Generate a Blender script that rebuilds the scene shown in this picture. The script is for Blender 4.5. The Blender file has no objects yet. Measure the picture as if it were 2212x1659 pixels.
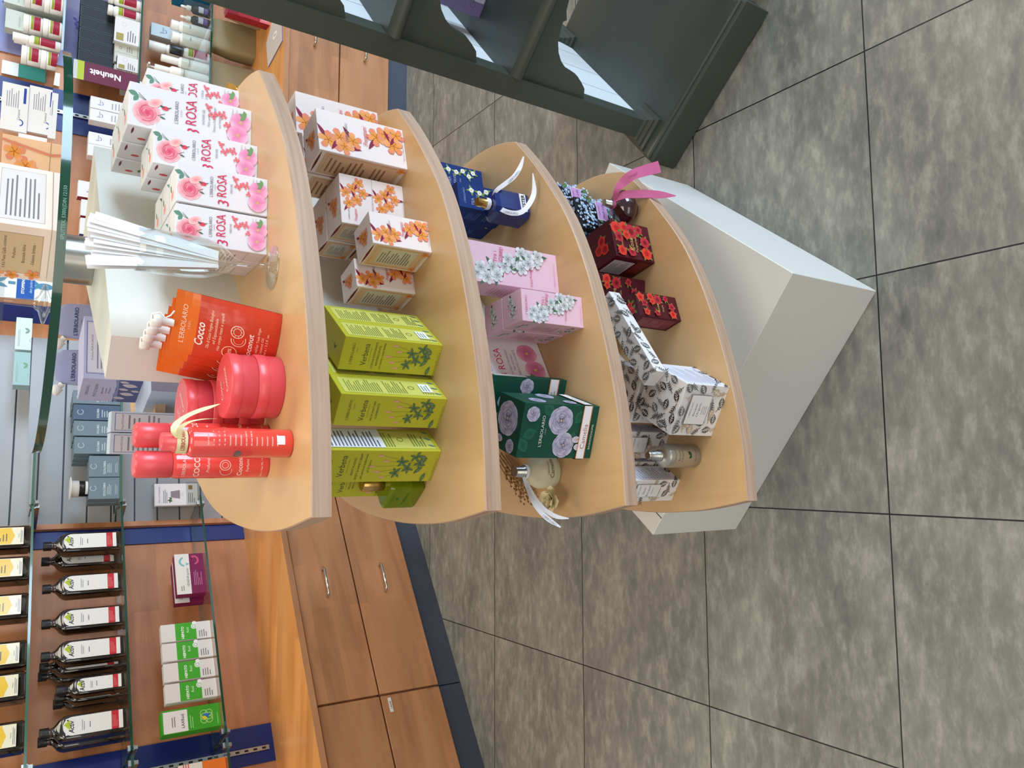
import bpy, math, random
from mathutils import Vector, Matrix
random.seed(7)
sc = bpy.context.scene
COL = sc.collection
def lin(v):
    v /= 255.0
    return v/12.92 if v <= .04045 else ((v+.055)/1.055)**2.4
def C(r, g, b): return (lin(r), lin(g), lin(b), 1.0)

# ------------------------------------------------------------------ camera
CAMH = 1.5375
cam = bpy.data.cameras.new('camera'); co = bpy.data.objects.new('camera', cam); COL.objects.link(co)
Rm = Matrix(((-0.0024333, 0.9941713, -0.1077848), (-0.5572863, -0.0908442, -0.8253359), (-0.8303169, 0.0580587, 0.5542591)))
co.matrix_world = Matrix.Translation((0, 0, CAMH)) @ Rm.to_4x4()
cam.sensor_width = 36; cam.lens = 1675/2212*36; cam.clip_start = .02
sc.camera = co
sc.cycles.transparent_max_bounces = 24
# ------------------------------------------------------------------ light
w = bpy.data.worlds.new('world'); sc.world = w; w.use_nodes = True
bg = w.node_tree.nodes['Background']; bg.inputs[0].default_value = (.93, .96, 1.0, 1); bg.inputs[1].default_value = .42
def area(name, loc, target, sx, sy, power, col):
    l = bpy.data.lights.new(name, 'AREA'); l.shape = 'RECTANGLE'; l.size = sx; l.size_y = sy; l.energy = power; l.color = col
    o = bpy.data.objects.new(name, l); COL.objects.link(o); o.location = loc
    o.rotation_euler = (Vector(target)-Vector(loc)).to_track_quat('-Z', 'Y').to_euler(); return o
area('window_daylight', (6.2, -2.6, 1.9), (.5, 1.6, .7), 4.4, 2.8, 560, (.60, .79, 1.0))
area('shop_front_daylight', (-1.2, -5.0, 2.0), (0, 2.0, .9), 4.5, 2.4, 75, (1.0, .95, .88))
for lx, ly in ((-1.3, 1.5), (.9, 2.6), (.3, .2), (2.6, 1.6)):
    area('ceiling_panel_light', (lx, ly, 3.2), (lx, ly, 0), 1.2, 1.2, 23, (1.0, .90, .72))
sc.view_settings.view_transform = 'Standard'; sc.view_settings.look = 'None'
sc.view_settings.exposure = .0; sc.view_settings.gamma = 1

# ------------------------------------------------------------------ materials
MATS = {}
def newmat(name, rough=.5, metal=0., col=None, **kw):
    m = bpy.data.materials.new(name); m.use_nodes = True; MATS[name] = m
    b = m.node_tree.nodes['Principled BSDF']
    if col: b.inputs['Base Color'].default_value = col
    b.inputs['Roughness'].default_value = rough; b.inputs['Metallic'].default_value = metal
    for k, v in kw.items(): b.inputs[k.replace('_', ' ')].default_value = v
    return m, m.node_tree, b
def node(t, typ, **kw):
    n = t.nodes.new(typ)
    for k, v in kw.items():
        if k in n.inputs: n.inputs[k].default_value = v
        else: setattr(n, k, v)
    return n
def coords(t, scale=(1, 1, 1), rot=(0, 0, 0), kind='Object', loc=(0, 0, 0)):
    tc = node(t, 'ShaderNodeTexCoord'); mp = node(t, 'ShaderNodeMapping')
    mp.inputs['Scale'].default_value = scale; mp.inputs['Rotation'].default_value = rot; mp.inputs['Location'].default_value = loc
    t.links.new(tc.outputs[kind], mp.inputs[0]); return mp.outputs[0]
def ramp(t, fac, stops):
    r = node(t, 'ShaderNodeValToRGB'); e = r.color_ramp.elements
    while len(e) < len(stops): e.new(.5)
    for i, (p, c) in enumerate(stops): e[i].position = p; e[i].color = c
    t.links.new(fac, r.inputs[0]); return r.outputs[0]
def mix(t, a, b, fac, mode='MIX'):
    n = node(t, 'ShaderNodeMix', data_type='RGBA', blend_type=mode)
    for i, v in ((6, a), (7, b), (0, fac)):
        if hasattr(v, 'links'): t.links.new(v, n.inputs[i])
        else: n.inputs[i].default_value = v
    return n.outputs[2]
def bump(t, b, h, strength=.1, dist=.002):
    n = node(t, 'ShaderNodeBump'); n.inputs['Strength'].default_value = strength; n.inputs['Distance'].default_value = dist
    t.links.new(h, n.inputs['Height']); t.links.new(n.outputs[0], b.inputs['Normal'])

# plain printed paper / plastic take their printed colours from the mesh
m, t, b = newmat('printed_card', .5, Specular_IOR_Level=.3)
a = node(t, 'ShaderNodeVertexColor', layer_name='Col'); t.links.new(a.outputs[0], b.inputs['Base Color'])
nz = node(t, 'ShaderNodeTexNoise', Scale=900.); bump(t, b, nz.outputs[0], .04, .0003)
m, t, b = newmat('printed_gloss', .2)
a = node(t, 'ShaderNodeVertexColor', layer_name='Col'); t.links.new(a.outputs[0], b.inputs['Base Color'])
m, t, b = newmat('printed_foil', .24)
a = node(t, 'ShaderNodeVertexColor', layer_name='Col'); t.links.new(a.outputs[0], b.inputs['Base Color'])
nz = node(t, 'ShaderNodeTexNoise', Scale=26.); t.links.new(coords(t), nz.inputs[0]); bump(t, b, nz.outputs[0], .5, .006)

def woodmat(name, c1, c2, c3, sc1, stretch, rough=.38, rot=(0, 0, 0), staves=None, amt=1.):
    m, t, b = newmat(name, rough)
    v = coords(t, stretch, rot)
    n1 = node(t, 'ShaderNodeTexNoise', Scale=sc1, Detail=8., Roughness=.6, Distortion=.6); t.links.new(v, n1.inputs[0])
    col = ramp(t, n1.outputs[0], [(.3, c1), (.5, c2), (.72, c3)])
    n2 = node(t, 'ShaderNodeTexNoise', Scale=sc1*.35, Detail=3.); t.links.new(v, n2.inputs[0])
    col = mix(t, col, c1, ramp(t, n2.outputs[0], [(.55, (0, 0, 0, 1)), (.75, (.5*amt, .5*amt, .5*amt, 1))]))
    if staves:
        br = node(t, 'ShaderNodeTexBrick'); br.inputs['Scale'].default_value = 1
        br.inputs['Brick Width'].default_value = staves[0]; br.inputs['Row Height'].default_value = staves[1]
        br.inputs['Mortar Size'].default_value = 0; br.inputs['Color1'].default_value = (.86, .86, .86, 1); br.inputs['Color2'].default_value = (1.08, 1.06, 1.04, 1)
        t.links.new(coords(t, (1, 1, 1), staves[2]), br.inputs[0])
        col = mix(t, col, br.outputs[0], 1., 'MULTIPLY')
    t.links.new(col, b.inputs['Base Color']); return m
woodmat('maple_top', C(192, 152, 103), C(208, 170, 120), C(216, 180, 132), 7., (1, .22, 1), .36, (0, 0, .5))
woodmat('maple_edge', C(166, 133, 108), C(184, 152, 127), C(196, 165, 140), 34., (.12, .12, 4.), .5)
woodmat('beech_front', C(170, 116, 78), C(192, 136, 94), C(202, 148, 105), 8., (.25, .25, 1.6), .42, staves=(.35, .075, (math.pi/2, 0, 0)))
woodmat('beech_panel', C(172, 112, 72), C(192, 130, 88), C(202, 142, 98), 8., (.25, .25, 1.6), .45, staves=(.5, .09, (math.pi/2, 0, 0)))
woodmat('beech_worktop', C(208, 138, 72), C(226, 158, 88), C(234, 172, 104), 7., (.25, 1.5, 1), .33, staves=(.6, .07, (0, 0, 0)))
newmat('white_laminate', .42, col=C(222, 219, 210))
newmat('white_panel', .5, col=C(226, 228, 228))
newmat('blue_laminate', .4, col=C(6, 34, 112))
newmat('plinth_grey', .45, col=C(70, 76, 92))
newmat('dark_gap', .8, col=C(22, 18, 18))
newmat('chrome', .16, 1., col=C(205, 205, 200))
newmat('brushed_steel', .3, 1., col=C(180, 178, 170))
newmat('gold_metal', .25, 1., col=C(196, 158, 92))
newmat('white_plastic', .32, col=C(236, 233, 226))
newmat('black_plastic', .35, col=C(20, 20, 24))
newmat('coral_plastic', .28, col=C(226, 82, 86), Subsurface_Weight=.1)
newmat('coral_jar', .3, col=C(222, 78, 88), Subsurface_Weight=.1)
newmat('coral_gloss', .16, col=C(236, 74, 66), Coat_Weight=.5)
newmat('orange_pouch', .25, col=C(232, 92, 44))
newmat('amber_glass', .08, col=C(20, 9, 5), Coat_Weight=1., Specular_IOR_Level=.7)
newmat('amber_neck', .1, col=C(74, 34, 14), Coat_Weight=1.)
newmat('burgundy_glass', .1, col=C(48, 8, 18), Coat_Weight=1.)
newmat('blue_glass', .14, col=C(12, 42, 112), Coat_Weight=.6)
newmat('frosted_glass', .35, col=C(205, 200, 168), Subsurface_Weight=.3)
newmat('silver_paint', .34, .75, col=C(190, 184, 172))
newmat('paper_white', .6, col=C(238, 238, 240))
newmat('dark_card', .5, col=C(24, 24, 28))
newmat('ribbon_white', .45, col=C(232, 232, 236))
newmat('ribbon_cream', .5, col=C(236, 224, 170))
newmat('ribbon_pink', .5, col=C(196, 92, 138))
newmat('straw', .8, col=C(176, 140, 92))
newmat('dry_petal', .7, col=C(238, 226, 184))
newmat('kraft_paper', .7, col=C(146, 132, 98))
newmat('organza', .6, col=C(188, 138, 48))
newmat('slat_groove', .6, col=C(92, 97, 110))
# olive painted wood with worn chips
m, t, b = newmat('olive_paint', .42)
n1 = node(t, 'ShaderNodeTexNoise', Scale=3., Detail=3.); t.links.new(coords(t), n1.inputs[0])
t.links.new(ramp(t, n1.outputs[0], [(.3, C(62, 67, 58)), (.7, C(70, 76, 68))]), b.inputs['Base Color'])
m, t, b = newmat('slat_grey', .4)
n1 = node(t, 'ShaderNodeTexNoise', Scale=2., Detail=3.); t.links.new(coords(t), n1.inputs[0])
t.links.new(ramp(t, n1.outputs[0], [(.3, C(148, 149, 152)), (.7, C(164, 165, 168))]), b.inputs['Base Color'])
# glass
def glassmat(name, tint, dens=.0, rough=0.):
    m = bpy.data.materials.new(name); m.use_nodes = True; MATS[name] = m; t = m.node_tree; t.nodes.clear()
    out = node(t, 'ShaderNodeOutputMaterial'); tr = node(t, 'ShaderNodeBsdfTransparent'); gl = node(t, 'ShaderNodeBsdfGlossy')
    tr.inputs[0].default_value = tint; gl.inputs['Roughness'].default_value = rough; gl.inputs[0].default_value = (.95, .98, 1, 1)
    fr = node(t, 'ShaderNodeLayerWeight'); pw = node(t, 'ShaderNodeMath', operation='POWER'); t.links.new(fr.outputs['Facing'], pw.inputs[0]); pw.inputs[1].default_value = 4.
    ml = node(t, 'ShaderNodeMath', operation='MULTIPLY_ADD'); t.links.new(pw.outputs[0], ml.inputs[0]); ml.inputs[1].default_value = 1.1; ml.inputs[2].default_value = .06
    mx = node(t, 'ShaderNodeMixShader'); t.links.new(ml.outputs[0], mx.inputs[0]); t.links.new(tr.outputs[0], mx.inputs[1]); t.links.new(gl.outputs[0], mx.inputs[2])
    t.links.new(mx.outputs[0], out.inputs[0]); return m
glassmat('clear_glass', (.95, .97, .96, 1))
glassmat('shelf_glass', (.93, .97, .95, 1))
glassmat('acrylic', (.9, .92, .9, 1))
m, t, b = newmat('glass_edge', .12, col=C(8, 66, 46), Coat_Weight=.6)
m, t, b = newmat('glass_edge_pale', .15, col=C(70, 112, 92), Coat_Weight=.6)
m, t, b = newmat('green_glass', .06, col=C(150, 170, 20)); b.inputs['Transmission Weight'].default_value = .55; b.inputs['IOR'].default_value = 1.3
# floor
m, t, b = newmat('stone_tile', .42)
v = coords(t, (1, 1, 1))
sx = node(t, 'ShaderNodeSeparateXYZ'); t.links.new(v, sx.inputs[0])
def mth(op, a, bb=None):
    n = node(t, 'ShaderNodeMath', operation=op)
    for i, q in enumerate((a, bb)):
        if q is None: continue
        if hasattr(q, 'links'): t.links.new(q, n.inputs[i])
        else: n.inputs[i].default_value = q
    return n.outputs[0]
def gridline(axis, off, width):
    f = mth('SUBTRACT', mth('FRACT', mth('ADD', mth('DIVIDE', mth('SUBTRACT', sx.outputs[axis], off), .5), 20.5)), .5)
    return mth('LESS_THAN', mth('ABSOLUTE', f), width/.5/2)
TX, TY = .90412, .90396
line = mth('MAXIMUM', gridline(0, TX, .0032), gridline(1, TY, .0032))
cell = node(t, 'ShaderNodeCombineXYZ')
t.links.new(mth('FLOOR', mth('DIVIDE', mth('SUBTRACT', sx.outputs[0], TX), .5)), cell.inputs[0]); t.links.new(mth('FLOOR', mth('DIVIDE', mth('SUBTRACT', sx.outputs[1], TY), .5)), cell.inputs[1])
wn = node(t, 'ShaderNodeTexWhiteNoise'); t.links.new(cell.outputs[0], wn.inputs[0])
off = node(t, 'ShaderNodeVectorMath', operation='MULTIPLY_ADD'); t.links.new(wn.outputs['Color'], off.inputs[0]); off.inputs[1].default_value = (7, 7, 7)
mp = node(t, 'ShaderNodeMapping'); mp.inputs['Scale'].default_value = (1.0, 2.3, 1); t.links.new(v, mp.inputs[0]); t.links.new(mp.outputs[0], off.inputs[2])
n1 = node(t, 'ShaderNodeTexNoise', Scale=3.2, Detail=10., Roughness=.68, Distortion=.25); t.links.new(off.outputs[0], n1.inputs[0])
n2 = node(t, 'ShaderNodeTexNoise', Scale=16., Detail=8., Roughness=.7); t.links.new(off.outputs[0], n2.inputs[0])
c1 = ramp(t, n1.outputs[0], [(.3, C(91, 91, 87)), (.45, C(117, 116, 109)), (.56, C(138, 136, 126)), (.7, C(168, 165, 151))])
c2 = ramp(t, n2.outputs[0], [(.32, C(94, 94, 90)), (.5, C(130, 128, 119)), (.66, C(178, 174, 159))])
cc = mix(t, c1, c2, .5)
cc = mix(t, cc, C(20, 16, 24), line)
t.links.new(cc, b.inputs['Base Color'])
bump(t, b, n2.outputs[0], .08, .001)
# lavender photograph poster (procedural print)
m, t, b = newmat('lavender_print', .5)
n1 = node(t, 'ShaderNodeTexNoise', Scale=5., Detail=5., Distortion=1.5); t.links.new(coords(t, (1, 1, .5)), n1.inputs[0])
gz = node(t, 'ShaderNodeSeparateXYZ'); t.links.new(coords(t), gz.inputs[0])
cc = ramp(t, n1.outputs[0], [(.35, C(38, 14, 84)), (.5, C(74, 52, 120)), (.62, C(120, 98, 130))])
cc = mix(t, cc, C(168, 180, 226), ramp(t, mth.__call__('ADD', gz.outputs[2], 0.) if False else gz.outputs[2], [(.0, (0, 0, 0, 1)), (1., (1, 1, 1, 1))]))
t.links.new(cc, b.inputs['Base Color'])

# ------------------------------------------------------------------ mesh builder
PR = 'printed_card'
class MB:
    def __init__(s): s.v = []; s.f = []; s.m = []; s.c = []; s.sm = []; s.mats = []
    def mi(s, n):
        if n not in s.mats: s.mats.append(n)
        return s.mats.index(n)
    def face(s, pts, mat=PR, col=(1, 1, 1, 1), cols=None, smooth=False):
        i = len(s.v); s.v += [tuple(p) for p in pts]; s.f.append(tuple(range(i, i+len(pts)))); s.m.append(s.mi(mat)); s.c.append(cols or [col]*len(pts)); s.sm.append(smooth)
    def grid(s, rows, mat=PR, col=(1, 1, 1, 1), closed=True, smooth=True, cap0=False, cap1=False):
        i0 = len(s.v); n = len(rows[0])
        for r in rows: s.v += [tuple(p) for p in r]
        k = s.mi(mat)
        for a in range(len(rows)-1):
            for j in range(n if closed else n-1):
                q = (j+1) % n
                s.f.append((i0+a*n+j, i0+a*n+q, i0+(a+1)*n+q, i0+(a+1)*n+j)); s.m.append(k); s.c.append([col]*4); s.sm.append(smooth)
        if cap0: s.face(list(reversed(rows[0])), mat, col)
        if cap1: s.face(rows[-1], mat, col)
    def box(s, x0, y0, z0, x1, y1, z1, mat=PR, col=(1, 1, 1, 1), M=None, bev=0.):
        if bev:
            e = bev
            rows = []
            for z, k in ((z0, e), (z0+e, 0), (z1-e, 0), (z1, e)):
                rows.append([(x0+k+e, y0+k, z), (x1-k-e, y0+k, z), (x1-k, y0+k+e, z), (x1-k, y1-k-e, z), (x1-k-e, y1-k, z), (x0+k+e, y1-k, z), (x0+k, y1-k-e, z), (x0+k, y0+k+e, z)])
            if M: rows = [[M @ Vector(p) for p in r] for r in rows]
            s.grid(rows, mat, col, smooth=False, cap0=True, cap1=True); return
        P = [(x0, y0, z0), (x1, y0, z0), (x1, y1, z0), (x0, y1, z0), (x0, y0, z1), (x1, y0, z1), (x1, y1, z1), (x0, y1, z1)]
        if M: P = [M @ Vector(p) for p in P]
        for q in ((3, 2, 1, 0), (4, 5, 6, 7), (0, 1, 5, 4), (1, 2, 6, 5), (2, 3, 7, 6), (3, 0, 4, 7)): s.face([P[k] for k in q], mat, col)
    def prism(s, pts, z0, z1, mat, side=None, col=(1, 1, 1, 1), scol=None, smooth=False):
        s.face([(x, y, z1) for x, y in pts], mat, col); s.face([(x, y, z0) for x, y in reversed(pts)], mat, col)
        n = len(pts)
        for i in range(n):
            (x0, y0), (x1, y1) = pts[i], pts[(i+1) % n]
            s.face([(x0, y0, z0), (x1, y1, z0), (x1, y1, z1), (x0, y0, z1)], side or mat, scol or col, smooth=smooth)
    def lathe(s, prof, seg=32, mat=PR, col=(1, 1, 1, 1), c=(0, 0, 0), M=None, smooth=True, cap0=True, cap1=True):
        rows = []
        for r, z in prof:
            rows.append([Vector((c[0]+r*math.cos(2*math.pi*i/seg), c[1]+r*math.sin(2*math.pi*i/seg), c[2]+z)) for i in range(seg)])
        if M: rows = [[M @ p for p in r] for r in rows]
        s.grid(rows, mat, col, smooth=smooth, cap0=cap0, cap1=cap1)
    def loft(s, secs, seg=28, mat=PR, col=(1, 1, 1, 1), ex=2., M=None, smooth=True):
        rows = []
        for sec in secs:
            cx, cy, z, rx, ry = sec[:5]; e = sec[5] if len(sec) > 5 else ex
            r = []
            for i in range(seg):
                a = 2*math.pi*(i+.5)/seg; ca, sa = math.cos(a), math.sin(a)
                r.append(Vector((cx+rx*math.copysign(abs(ca)**(2/e), ca), cy+ry*math.copysign(abs(sa)**(2/e), sa), z)))
            rows.append(r)
        if M: rows = [[M @ p for p in r] for r in rows]
        s.grid(rows, mat, col, smooth=smooth, cap0=True, cap1=True)
    def tube(s, pts, r, seg=10, mat=PR, col=(1, 1, 1, 1)):
        pts = [Vector(p) for p in pts]; rows = []
        rs = r if isinstance(r, (list, tuple)) else [r]*len(pts)
        up = Vector((0, 0, 1))
        for i, p in enumerate(pts):
            d = (pts[min(i+1, len(pts)-1)]-pts[max(i-1, 0)]).normalized()
            a = d.cross(up) if abs(d.dot(up)) < .95 else d.cross(Vector((1, 0, 0)))
            a.normalize(); b2 = d.cross(a)
            rows.append([p+(a*math.cos(2*math.pi*k/seg)+b2*math.sin(2*math.pi*k/seg))*rs[i] for k in range(seg)])
        s.grid(rows, mat, col, cap0=True, cap1=True)
    def ribbon(s, pts, wv, mat, col=(1, 1, 1, 1), th=.0003):
        def cr(P, n=5):
            P = [Vector(p) for p in P]; out = []
            for i in range(len(P)-1):
                p0, p1, p2, p3 = P[max(i-1, 0)], P[i], P[i+1], P[min(i+2, len(P)-1)]
                for k in range(n):
                    t2 = k/n; out.append(.5*(2*p1+(p2-p0)*t2+(2*p0-5*p1+4*p2-p3)*t2*t2+(3*p1-p0-3*p2+p3)*t2**3))
            return out+[P[-1]]
        pts = cr(pts); wv = cr(wv); n = len(pts)
        rows = []
        for i, p in enumerate(pts):
            d = (pts[min(i+1, n-1)]-pts[max(i-1, 0)]).normalized(); wq = Vector(wv[i]); nn = d.cross(wq).normalized()*th/2
            rows.append([p-wq/2+nn, p+wq/2+nn, p+wq/2-nn, p-wq/2-nn])
        s.grid(rows, mat, col, smooth=False, cap0=True, cap1=True)
    def build(s, name, parent=None, loc=None, rot=0., tagd=None):
        me = bpy.data.meshes.new(name); me.from_pydata(s.v, [], s.f)
        for n in s.mats: me.materials.append(MATS[n])
        me.polygons.foreach_set('material_index', s.m); me.polygons.foreach_set('use_smooth', s.sm)
        ca = me.color_attributes.new('Col', 'FLOAT_COLOR', 'CORNER'); flat = []
        for c in s.c:
            for q in c: flat += q
        ca.data.foreach_set('color', flat); me.update()
        o = bpy.data.objects.new(name, me); COL.objects.link(o)
        if parent: o.parent = parent
        if loc is not None: o.location = loc
        if rot: o.rotation_euler = (0, 0, math.radians(rot))
        return o
def tag(o, label=None, cat=None, group=None, kind=None):
    if label: o['label'] = label
    if cat: o['category'] = cat
    if group: o['group'] = group
    if kind: o['kind'] = kind
    return o
def empty(name, loc, rot, label, cat, group=None):
    o = bpy.data.objects.new(name, None); COL.objects.link(o); o.location = loc; o.rotation_euler = (0, 0, math.radians(rot)); o.empty_display_size = .02
    return tag(o, label, cat, group)
def dup(o, loc, rot=None, label=None, group=None):
    def cp(x, par):
        c = x.copy(); COL.objects.link(c); c.parent = par
        for ch in list(x.children): cp(ch, c)
        return c
    r = cp(o, None); r.location = loc
    if rot is not None: r.rotation_euler = (0, 0, math.radians(rot))
    if label: r['label'] = label
    if group: r['group'] = group
    return r

# ------------------------------------------------------------------ printing on surfaces
GL = {}
def glyphs(txt, bold=0., shear=0.):
    k = (txt, bold, shear)
    if k in GL: return GL[k]
    cu = bpy.data.curves.new('t', 'FONT'); cu.body = txt; cu.size = 1; cu.resolution_u = 2; cu.offset = bold; cu.shear = shear; cu.fill_mode = 'BOTH' if False else 'FRONT'
    o = bpy.data.objects.new('t', cu); COL.objects.link(o)
    dg = bpy.context.evaluated_depsgraph_get(); me = bpy.data.meshes.new_from_object(o.evaluated_get(dg))
    vs = [(v.co.x, v.co.y) for v in me.vertices]; fs = [tuple(p.vertices) for p in me.polygons]
    bpy.data.objects.remove(o); bpy.data.curves.remove(cu); bpy.data.meshes.remove(me)
    x0 = min(v[0] for v in vs); x1 = max(v[0] for v in vs)
    GL[k] = ([(x-x0, y) for x, y in vs], fs, x1-x0); return GL[k]
class Art:
    def __init__(s, mb, P, mat=PR): s.mb = mb; s.P = P; s.mat = mat; s.k = 0
    def poly(s, pts, c, cc=None):
        s.k += 1
        if cc is None: s.mb.face([s.P(x, y, s.k) for x, y in pts], s.mat, c); return
        cx = sum(p[0] for p in pts)/len(pts); cy = sum(p[1] for p in pts)/len(pts); n = len(pts)
        for i in range(n):
            a, b2 = pts[i], pts[(i+1) % n]
            s.mb.face([s.P(cx, cy, s.k), s.P(*a, s.k), s.P(*b2, s.k)], s.mat, cols=[cc, c, c])
    def rect(s, x0, y0, x1, y1, c, n=1):
        s.k += 1
        for i in range(n):
            a = x0+(x1-x0)*i/n; b2 = x0+(x1-x0)*(i+1)/n
            s.mb.face([s.P(a, y0, s.k), s.P(b2, y0, s.k), s.P(b2, y1, s.k), s.P(a, y1, s.k)], s.mat, c)
    def frame(s, x0, y0, x1, y1, c, w=.0005):
        for q in ((x0, y0, x1, y0+w), (x0, y1-w, x1, y1), (x0, y0, x0+w, y1), (x1-w, y0, x1, y1)): s.rect(*q, c)
    def ell(s, cx, cy, rx, ry, c, cc=None, rot=0., n=12):
        ca, sa = math.cos(rot), math.sin(rot); s.poly([(cx+rx*math.cos(2*math.pi*i/n)*ca-ry*math.sin(2*math.pi*i/n)*sa, cy+rx*math.cos(2*math.pi*i/n)*sa+ry*math.sin(2*math.pi*i/n)*ca) for i in range(n)], c, cc)
    def ring(s, cx, cy, r0, r1, c, n=16, a0=0., a1=6.2832):
        s.k += 1
        for i in range(n):
            a = a0+(a1-a0)*i/n; b2 = a0+(a1-a0)*(i+1)/n
            s.mb.face([s.P(cx+r0*math.cos(a), cy+r0*math.sin(a), s.k), s.P(cx+r1*math.cos(a), cy+r1*math.sin(a), s.k), s.P(cx+r1*math.cos(b2), cy+r1*math.sin(b2), s.k), s.P(cx+r0*math.cos(b2), cy+r0*math.sin(b2), s.k)], s.mat, c)
    def petal(s, x, y, L, W, a, c0, c1, tip=.6):
        # c0 at the root, c1 at the outer rim
        s.k += 1; ca, sa = math.cos(a), math.sin(a)
        prof = [(0, .12), (.25, .62), (.5, .95), (tip+.12, 1.), (.88, .72), (.97, .35)]
        up = [(u*L, w2*W/2) for u, w2 in prof]+[(L, 0)]+[(u*L, -w2*W/2) for u, w2 in reversed(prof)]
        pt = [(x+p*ca-q*sa, y+p*sa+q*ca, min(1, (p/L)**1.4)) for p, q in up]
        def mc(f): return tuple(c0[i]*(1-f)+c1[i]*f for i in range(4))
        cx, cy = x+.4*L*ca, y+.4*L*sa; n = len(pt)
        for i in range(n):
            p, q = pt[i], pt[(i+1) % n]
            s.mb.face([s.P(cx, cy, s.k), s.P(p[0], p[1], s.k), s.P(q[0], q[1], s.k)], s.mat, cols=[mc(.25), mc(p[2]), mc(q[2])])
    def leaf(s, x, y, L, W, a, c, c2=None):
        ca, sa = math.cos(a), math.sin(a)
        P2 = [(0, 0), (.25, .7), (.5, 1), (.75, .7), (1, 0), (.75, -.7), (.5, -1), (.25, -.7)]
        s.poly([(x+u*L*ca-w2*W/2*sa, y+u*L*sa+w2*W/2*ca) for u, w2 in P2], c, c2)
    def line(s, pts, w2, c):
        s.k += 1
        for (x0, y0), (x1, y1) in zip(pts, pts[1:]):
            dx, dy = x1-x0, y1-y0; L = math.hypot(dx, dy) or 1; nx, ny = -dy/L*w2/2, dx/L*w2/2
            s.mb.face([s.P(x0+nx, y0+ny, s.k), s.P(x0-nx, y0-ny, s.k), s.P(x1-nx, y1-ny, s.k), s.P(x1+nx, y1+ny, s.k)], s.mat, c)
    def text(s, txt, x, y, size, c, al='c', bold=0., shear=0., rot=0., fit=None, sx=1.):
        vs, fs, wd = glyphs(txt, bold, shear); s.k += 1
        k = size
        if fit and wd*k*sx > fit: sx = fit/(wd*k)
        ox = {'c': -wd*k*sx/2, 'l': 0, 'r': -wd*k*sx}[al]; ca, sa = math.cos(rot), math.sin(rot)
        pp = [s.P(x+(ox+vx*k*sx)*ca-vy*k*sa, y+(ox+vx*k*sx)*sa+vy*k*ca, s.k) for vx, vy in vs]
        i0 = len(s.mb.v); s.mb.v += [tuple(p) for p in pp]; mi = s.mb.mi(s.mat)
        for f in fs: s.mb.f.append(tuple(i0+j for j in f)); s.mb.m.append(mi); s.mb.c.append([c]*len(f)); s.mb.sm.append(False)
    def small(s, x0, y0, x1, y1, rows, c, w2=None):
        # unreadable small print
        h = (y1-y0)/rows
        for i in range(rows):
            e = random.uniform(.75, 1.) if i % 4 != 3 else random.uniform(.35, .7)
            s.rect(x0, y1-(i+.7)*h, x0+(x1-x0)*e, y1-(i+.7)*h+h*.38, c)
def flat(O, U, V, e0=.00012, de=.000018):
    O, U, V = Vector(O), Vector(U).normalized(), Vector(V).normalized(); N = U.cross(V)
    return lambda x, y, k: O+U*x+V*y+N*(e0+de*k)
def cyl(R, z0, a0=-math.pi/2, e0=.00012, de=.000014):
    return lambda x, y, k: Vector(((R+e0+de*k)*math.cos(a0+x/R), (R+e0+de*k)*math.sin(a0+x/R), z0+y))
def facef(w, d, h, side, mb, mat=PR):
    if side == 'f': return Art(mb, flat((-w/2, -d/2, 0), (1, 0, 0), (0, 0, 1)), mat)
    if side == 'r': return Art(mb, flat((w/2, -d/2, 0), (0, 1, 0), (0, 0, 1)), mat)
    if side == 'l': return Art(mb, flat((-w/2, d/2, 0), (0, -1, 0), (0, 0, 1)), mat)
    if side == 'b': return Art(mb, flat((w/2, d/2, 0), (-1, 0, 0), (0, 0, 1)), mat)
    return Art(mb, flat((-w/2, -d/2, h), (1, 0, 0), (0, 1, 0)), mat)
def carton_mb(w, d, h, body, art, tone=None, mat=PR):
    mb = MB(); mb.box(-w/2, -d/2, 0, w/2, d/2, h, mat, body, bev=.0006)
    for side, fn in art.items():
        A = facef(w, d, h, side, mb, mat); W = {'f': w, 'b': w, 't': w}.get(side, d); H = d if side == 't' else h
        fn(A, W, H)
    return mb
CACHE = {}
def carton(name, key, w, d, h, body, art, loc, rot, label, cat='box', group=None, mat=PR, tilt=None):
    k = (key, round(w, 4), round(d, 4), round(h, 4))
    if k in CACHE:
        o = CACHE[k].copy(); COL.objects.link(o)
        for p in ('group',):
            if p in o: del o[p]
    else:
        o = carton_mb(w, d, h, body, art, mat=mat).build(name); CACHE[k] = o
    o.name = name if k not in CACHE or CACHE[k] is o else name
    o.location = loc; o.rotation_euler = tilt or (0, 0, math.radians(rot)); tag(o, label, cat, group); return o

def rtail(parent, pts, wv, mat, txt=None, tc=None, a=2, size=.006, fit=.03):
    mb = MB(); mb.ribbon(pts, wv, mat)
    if txt:
        u3 = (Vector(pts[a+2])-Vector(pts[a])).normalized(); n3 = (Vector(wv[a+1]).cross(u3)).normalized(); v3 = n3.cross(u3).normalized()*-1; toc = Vector((0, 0, CAMH))-(parent.location+Vector(pts[a+1]))
        if n3.dot(toc) < 0: n3 = -n3
        v3 = n3.cross(u3); c3 = Vector(pts[a+1])
        A = Art(mb, lambda x, y, k: c3+u3*x+v3*y+n3*.0012); A.text(txt, 0, -size*.36, size, tc, fit=fit)
    return mb.build('ribbon_tail', parent)

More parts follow.
